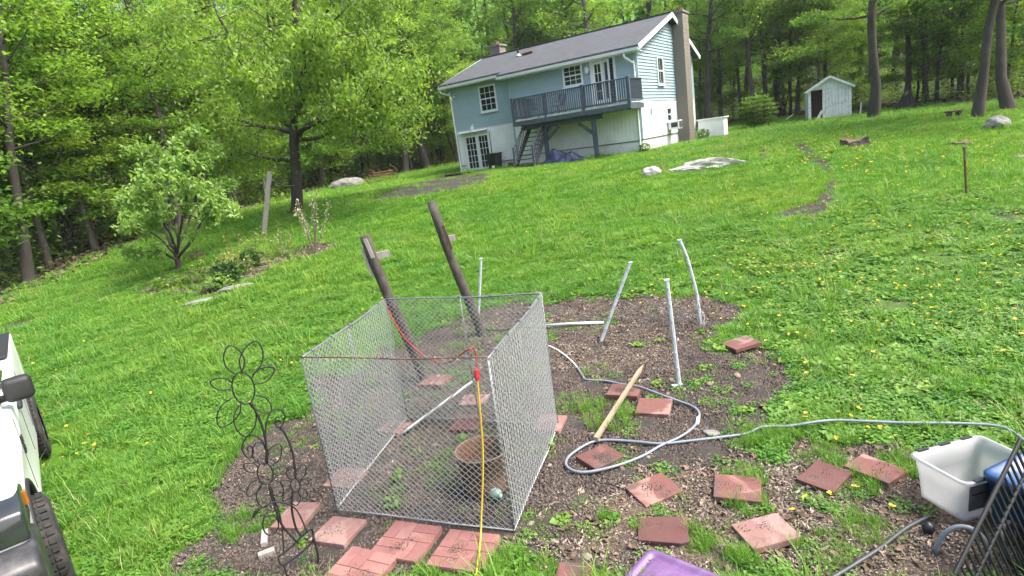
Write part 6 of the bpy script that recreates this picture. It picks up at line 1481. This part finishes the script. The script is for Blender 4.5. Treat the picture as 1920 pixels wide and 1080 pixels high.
b = ringstack([(-w * .86, w * .86, -d * .84, d * .84, .04, .004), (-w * .92, w * .92, -d * .9, d * .9, .045, .18), (-w, w, -d, d, .05, h), (-w - .018, w + .018, -d - .018, d + .018, .055, h - .004), (-w - .018, w + .018, -d - .018, d + .018, .055, h + .014), (-w + .006, w - .006, -d + .006, d - .006, .05, h + .014), (-w * .92 + .008, w * .92 - .008, -d * .9 + .008, d * .9 - .008, .045, .18), (-w * .86 + .01, w * .86 - .01, -d * .84 + .01, d * .84 - .01, .04, .014)]); b.build('tub', M['frosted'], t, True)
b = MB(); b.add([(-w * .78, -d * .87 - .006, .085), (w * .78, -d * .87 - .006, .085), (w * .86, -d * .975 - .006, .30), (-w * .86, -d * .975 - .006, .30), (-w * .78, -d * .87 + .004, .085), (w * .78, -d * .87 + .004, .085), (w * .86, -d * .975 + .004, .30), (-w * .86, -d * .975 + .004, .30)], [(0, 1, 2, 3), (4, 5, 6, 7), (0, 1, 5, 4), (2, 3, 7, 6), (0, 3, 7, 4), (1, 2, 6, 5)]); fp = b.build('front_flap', M['grey_plastic'], t, bevel=.006)
b = MB(); b.tube([(.12 * math.cos(R(k)), -d * .93 - .012, .10 + .085 * math.sin(R(k))) for k in range(0, 181, 15)], .007, 6); b.span(-w * .8, w * .8, -d * .95 - .01, -d * .95 - .002, .225, .232); b.build('ridge', M['black_plastic'], fp)
for k, xx in enumerate((-.2, .0, .2)):
    b = MB(); b.span(xx - .045, xx + .045, d - .006, d + .022, h + .0145, h + .022); b.build('clip', M['black_plastic'], t)
    b = MB(); b.span(xx - .045, xx + .045, -d - .022, -d + .006, h + .0145, h + .022); b.build('clip', M['black_plastic'], t)
t = thing('blue_tote', 'blue plastic tote behind the black rack at the right frame edge', 'tote', (3.36, 3.40, 0), .35)
b = ringstack([(-.24, .24, -.18, .18, .04, .0), (-.28, .28, -.21, .21, .05, .36), (-.30, .30, -.23, .23, .055, .36), (-.30, .30, -.23, .23, .055, .41), (-.27, .27, -.20, .20, .05, .42), (-.26, .26, -.19, .19, .05, .405)]); b.build('body', M['blue_plastic'], t, True)
t = thing('blue_tote', 'blue plastic tote lying nearest the lower right corner', 'tote', (3.28, 2.98, 0), .2)
b = ringstack([(-.2, .2, -.16, .16, .04, .0), (-.24, .24, -.19, .19, .05, .26), (-.26, .26, -.21, .21, .055, .26), (-.26, .26, -.21, .21, .055, .30), (-.24, .24, -.19, .19, .05, .31), (-.23, .23, -.18, .18, .05, .295)]); b.build('body', M['blue_plastic'], t, True)
# black picket panel leaning
p, q = Vector((2.36, 2.90, .20)), Vector((3.07, 3.30, .76)); t = thing('picket_panel', 'black metal picket panel leaning over the totes in the corner', 'fence panel', (p.x, p.y, 0)); dn = Vector((.20, -.12, -.60))
b = MB(); b.tube([Vector((0, 0, p.z)), q - Vector((p.x, p.y, 0))], .013, 8); b.build('top_rail', M['black_metal'], t)
L = q - p; o_ = Vector((0, 0, p.z))
b = MB(); b.tube([o_ + dn * .25 + L * .05, o_ + L + dn * .25], .010, 8); b.build('middle_rail', M['black_metal'], t)
for k in range(20):
    f = (k + .5) / 20; a = o_ + L * f; zz = (a.z - .01) / .60; e = a + dn * min(1, zz); b = MB(); b.tube([a, e], .009, 6); b.build('picket', M['black_metal'], t)
# grey hoop, black knob, jug, netting heap
P0, P1 = Vector(LAYOUT['hoop'][0]), Vector((2.80, 3.16, 0)); mid = (P0 + P1) / 2; u = (P1 - P0) / 2
b = MB(); b.tube([mid + u * math.cos(R(k)) + Vector((0, 0, .24 * math.sin(R(k)))) for k in range(180, -1, -12)], .016, 8); tag(b.build('grey_hoop', M['hose'], None, True), 'grey plastic hoop standing in front of the black picket panel', 'hoop')
b = MB(); b.lathe([(.001, .0), (.03, .01), (.042, .042), (.03, .075), (.001, .086)], 14, (2.64, 3.49, 0)); tag(b.build('black_ball', M['black_plastic'], None, True), 'small black ball beside the front corner of the clear bin', 'ball')
t = thing('garden_cart_wheel', 'black spoked wheel lying against the picket panel in the corner', 'wheel', (2.93, 3.13, .13), 0, rot=(R(60), R(10), .4))
b = MB(); b.tube([(.13 * math.cos(k * 6.283 / 28), .13 * math.sin(k * 6.283 / 28), 0) for k in range(28)], .02, 8, closed=True); b.build('tyre', M['rubber'], t, True)
b = MB()
for k in range(7): b.tube([(0, 0, 0), (.12 * math.cos(k * .8976), .12 * math.sin(k * .8976), 0)], .007, 5)
b.build('spoke', M['black_metal'], t)

# ---------------------------------------------------------------- pickup truck (own frame: x forward, y to its left, z up; origin under the left rear wheel)
def build_truck():
    r0, f0 = [Vector((*v, 0)) for v in LAYOUT['truck']]; d = f0 - r0; ang = math.atan2(d.y, d.x); WB = 3.56; sl = Vector((-d.y, d.x, 0)).normalized(); r0 = r0 - sl * .01
    t = thing('pickup_truck', 'white pickup truck with black mirror at the left frame edge', 'truck', (r0.x, r0.y, gz(r0.x, r0.y) - .01), ang)
    n = 12
    arch = lambda cx, r_: [(cx - r_ * math.cos(math.pi * k / n), .44 + r_ * math.sin(math.pi * k / n)) for k in range(n + 1)]
    prof = [(-1.28, .60)] + arch(0, .52) + arch(WB, .53) + [(WB + .92, .62), (WB + .96, .98), (WB + .78, 1.20), (WB + .3, 1.27), (2.85, 1.33), (.62, 1.37), (.60, 1.44), (-1.28, 1.46)]
    b = MB(); b.prism(prof, 'y', -.02, -1.98); b.build('body', M['truck_white'], t, True, bevel=.055, seg=3)
    # cab
    lo = [(2.86, -.07), (.66, -.07), (.66, -1.93), (2.86, -1.93)]; hi = [(2.02, -.26), (.86, -.26), (.86, -1.74), (2.02, -1.74)]
    b = MB(); b.add([(x, y, 1.32) for x, y in lo] + [(x, y, 1.90) for x, y in hi], [(0, 1, 2, 3), (4, 5, 6, 7), (0, 1, 5, 4), (1, 2, 6, 5), (2, 3, 7, 6), (3, 0, 4, 7)]); b.build('cab', M['truck_white'], t, True, bevel=.05, seg=3)
    def quad(name, P, m_, off):
        P = [Vector(p) for p in P]; nn = (P[1] - P[0]).cross(P[2] - P[0]).normalized() * off; b = MB(); b.add([p + nn for p in P] + [p - nn for p in P], [(0, 1, 2, 3), (4, 5, 6, 7)] + [(i, (i + 1) % 4, (i + 1) % 4 + 4, i + 4) for i in range(4)]); return b.build(name, m_, t)
    s = lambda z: -.07 - .19 * (z - 1.32) / .58
    sr = lambda x, z: 0
    quad('side_window', [(2.55, s(1.40) + .002, 1.40), (1.62, s(1.40) + .002, 1.40), (1.62, s(1.84) + .002, 1.84), (2.02, s(1.84) + .002, 1.84)], M['glass'], .006)
    quad('side_window', [(1.54, s(1.40) + .002, 1.40), (.80, s(1.40) + .002, 1.40), (.92, s(1.84) + .002, 1.84), (1.54, s(1.84) + .002, 1.84)], M['glass'], .006)
    quad('windscreen', [(2.86 - .08 * 1.45, -.18, 1.40), (2.86 - .08 * 1.45, -1.82, 1.40), (2.10, -1.68, 1.845), (2.10, -.32, 1.845)], M['glass'], .008)
    quad('rear_window', [(.683, -.25, 1.42), (.683, -1.75, 1.42), (.83, -1.7, 1.82), (.83, -.3, 1.82)], M['glass'], .006)
    # bed
    b = MB(); b.span(-1.2, .56, -1.86, -.14, 1.42, 1.466); b.build('dark_bed_sheet', M['rubber'], t)  # black panel near rail height, standing for the shaded inside of the bed
    for y in (-.08, -1.92): b = MB(); b.span(-1.2, .58, y - .05, y + .05, 1.462, 1.485); b.build('bed_rail', M['rubber'], t, bevel=.008)
    # door seams, handles, badge, flares, sill
    for x in (2.72, 1.58, .66):
        b = MB(); b.span(x - .006, x + .006, -.022, -.0165, .62, 1.30); b.build('door_seam', M['rubber'], t)
    for x in (1.78, .86):
        b = MB(); b.span(x - .11, x + .11, -.022, .022, 1.16, 1.205); b.build('door_handle', M['rubber'], t, bevel=.012)
    b = MB()
    for dx, dz, a, c in ((0, .05, .05, .07), (.07, .06, .045, .07), (.02, -.03, .06, .06), (.09, -.03, .04, .06)): b.box((2.60 + dx, -.014, 1.02 + dz), (a, .014, c))
    b.build('badge', M['rubber'], t)
    for cx, r_ in ((0, .525), (WB, .535)):
        P = [(cx - r_ * math.cos(math.pi * k / 16), -.03, .44 + r_ * math.sin(math.pi * k / 16)) for k in range(17)]; b = MB(); b.tube(P, .030, 8); b.build('wheel_flare', M['rubber'], t, True)
    b = MB(); b.span(.6, 2.96, -.22, -.08, .40, .48); b.build('side_step', M['rubber'], t, bevel=.015)
    # mirror
    b = MB(); b.beam((2.38, -.10, 1.42), (2.45, .02, 1.44), .09, .06); m_ = b.build('mirror_arm', M['rubber'], t, bevel=.015)
    b = MB(); b.box((2.46, .07, 1.50), (.15, .22, .22)); b.build('mirror', M['rubber'], t, True, bevel=.05, seg=4)
    # front end
    b = MB(); b.prism([(WB + .50, .95), (WB + .975, .95), (WB + .93, 1.14), (WB + .80, 1.205), (WB + .46, 1.18)], 'y', -.004, -.50); h_ = b.build('headlight', M['head_glass'], t, True, bevel=.02)
    b = MB(); b.lathe([(.001, .0), (.03, .005), (.05, .02), (.055, .024), (.05, .028)], 16, (WB + .955, -.2, 1.06), Matrix.Rotation(R(90), 3, 'Y')); b.build('reflector', M['chrome'], h_, True)
    b = MB(); b.span(WB + .47, WB + .52, -.004, .006, 1.02, 1.12); b.build('side_marker', M['amber'], h_)
    b = MB(); b.prism([(WB + .60, .98), (WB + .93, .98), (WB + .90, 1.14), (WB + .80, 1.19), (WB + .58, 1.17)], 'y', -1.54, -1.992); b.build('headlight', M['head_glass'], t, True, bevel=.02)
    b = MB(); b.prism([(WB + .70, .46), (WB + 1.12, .46), (WB + 1.15, .84), (WB + .99, .94), (WB + .60, .93)], 'y', .02, -2.02); b.build('bumper', M['bumper_grey'], t, True, bevel=.05, seg=3)
    b = MB(); b.prism([(WB + .88, .52), (WB + 1.165, .52), (WB + 1.168, .72), (WB + .90, .74)], 'y', -.10, -.42); b.build('fog_lamp_recess', M['rubber'], t, bevel=.02)
    b = MB(); b.span(WB + .95, WB + .985, -1.5, -.5, .88, 1.16); g_ = b.build('grille', M['rubber'], t, bevel=.01)
    b = MB()
    for k in range(4): b.span(WB + .986, WB + 1.0, -1.48, -.52, .91 + k * .06, .93 + k * .06)
    b.build('grille_bar', M['chrome'], g_)
    b = MB(); b.span(-1.31, -1.27, -.20, -.02, .9, 1.3); b.build('tail_lamp', M['red_plastic'], t, bevel=.01)
    b = MB(); b.span(-1.45, -1.27, -1.95, -.05, .50, .68); b.build('rear_bumper', M['chrome'], t, bevel=.03)
    # wheels
    Rm = Matrix.Rotation(R(90), 3, 'X'); tm = MB()
    tm.lathe([(.24, .135), (.29, .14), (.36, .138), (.395, .125), (.415, .10), (.42, .05), (.42, -.05), (.415, -.10), (.395, -.125), (.36, -.138), (.29, -.14), (.24, -.135)], 40, (0, 0, 0), Rm)
    for k in range(40):
        a = k * 6.283 / 40; c, s_ = math.cos(a), math.sin(a)
        for yy in (-.085, -.028, .028, .085):
            Mx = Matrix.Translation((.421 * c, yy + (.0), .421 * s_)) @ Matrix.Rotation(-a, 4, 'Y'); tm.box((0, 0, 0), (.018, .045, .040), Mx)
    tme = tm.mesh('tyre', M['tyre'], False)
    rm = MB(); rm.lathe([(.24, .12), (.235, .10), (.22, .03), (.20, .02), (.06, .05), (.001, .055)], 28, (0, 0, 0), Rm); rm.lathe([(.24, .12), (.245, -.13)], 28, (0, 0, 0), Rm)
    for k in range(5): a = k * 6.283 / 5; rm.beam((.05 * math.cos(a), -.055, .05 * math.sin(a)), (.225 * math.cos(a), -.085, .225 * math.sin(a)), .075, .04, (0, 1, 0))
    rme = rm.mesh('rim', M['bumper_grey'])
    for x, y, st in ((0, -.10, 0), (WB, -.06, R(3)), (0, -1.84, 0), (WB, -1.85, R(3))):
        w = link('wheel', None, t, (x, y, .425), (0, 0, st + (0 if y < -1 else math.pi))); link('tyre', tme, w); link('rim', rme, w)
    b = MB(); b.span(.55, WB - .55, -1.85, -.15, .42, .62); b.span(-1.1, WB + .6, -1.4, -.6, .45, .75); b.build('chassis', M['rubber'], t)
build_truck()

# ---------------------------------------------------------------- haze volume added to lighten the dark gaps of the wood
def build_haze():
    m, nt, bs = newmat('added_haze'); nt.nodes.remove(bs)
    v = nt.nodes.new('ShaderNodeVolumePrincipled'); v.inputs['Color'].default_value = (.92, .96, 1.0, 1); v.inputs['Density'].default_value = HAZE; v.inputs['Anisotropy'].default_value = .2
    nt.links.new(v.outputs[0], nt.nodes['Material Output'].inputs['Volume'])
    b = MB(); b.span(-270, 270, -70, 410, -24, 75); o = b.build('haze', m); tag(o, 'thin added haze paling the whole yard and wood', 'haze', kind='stuff')
HAZE = .00035
build_haze()
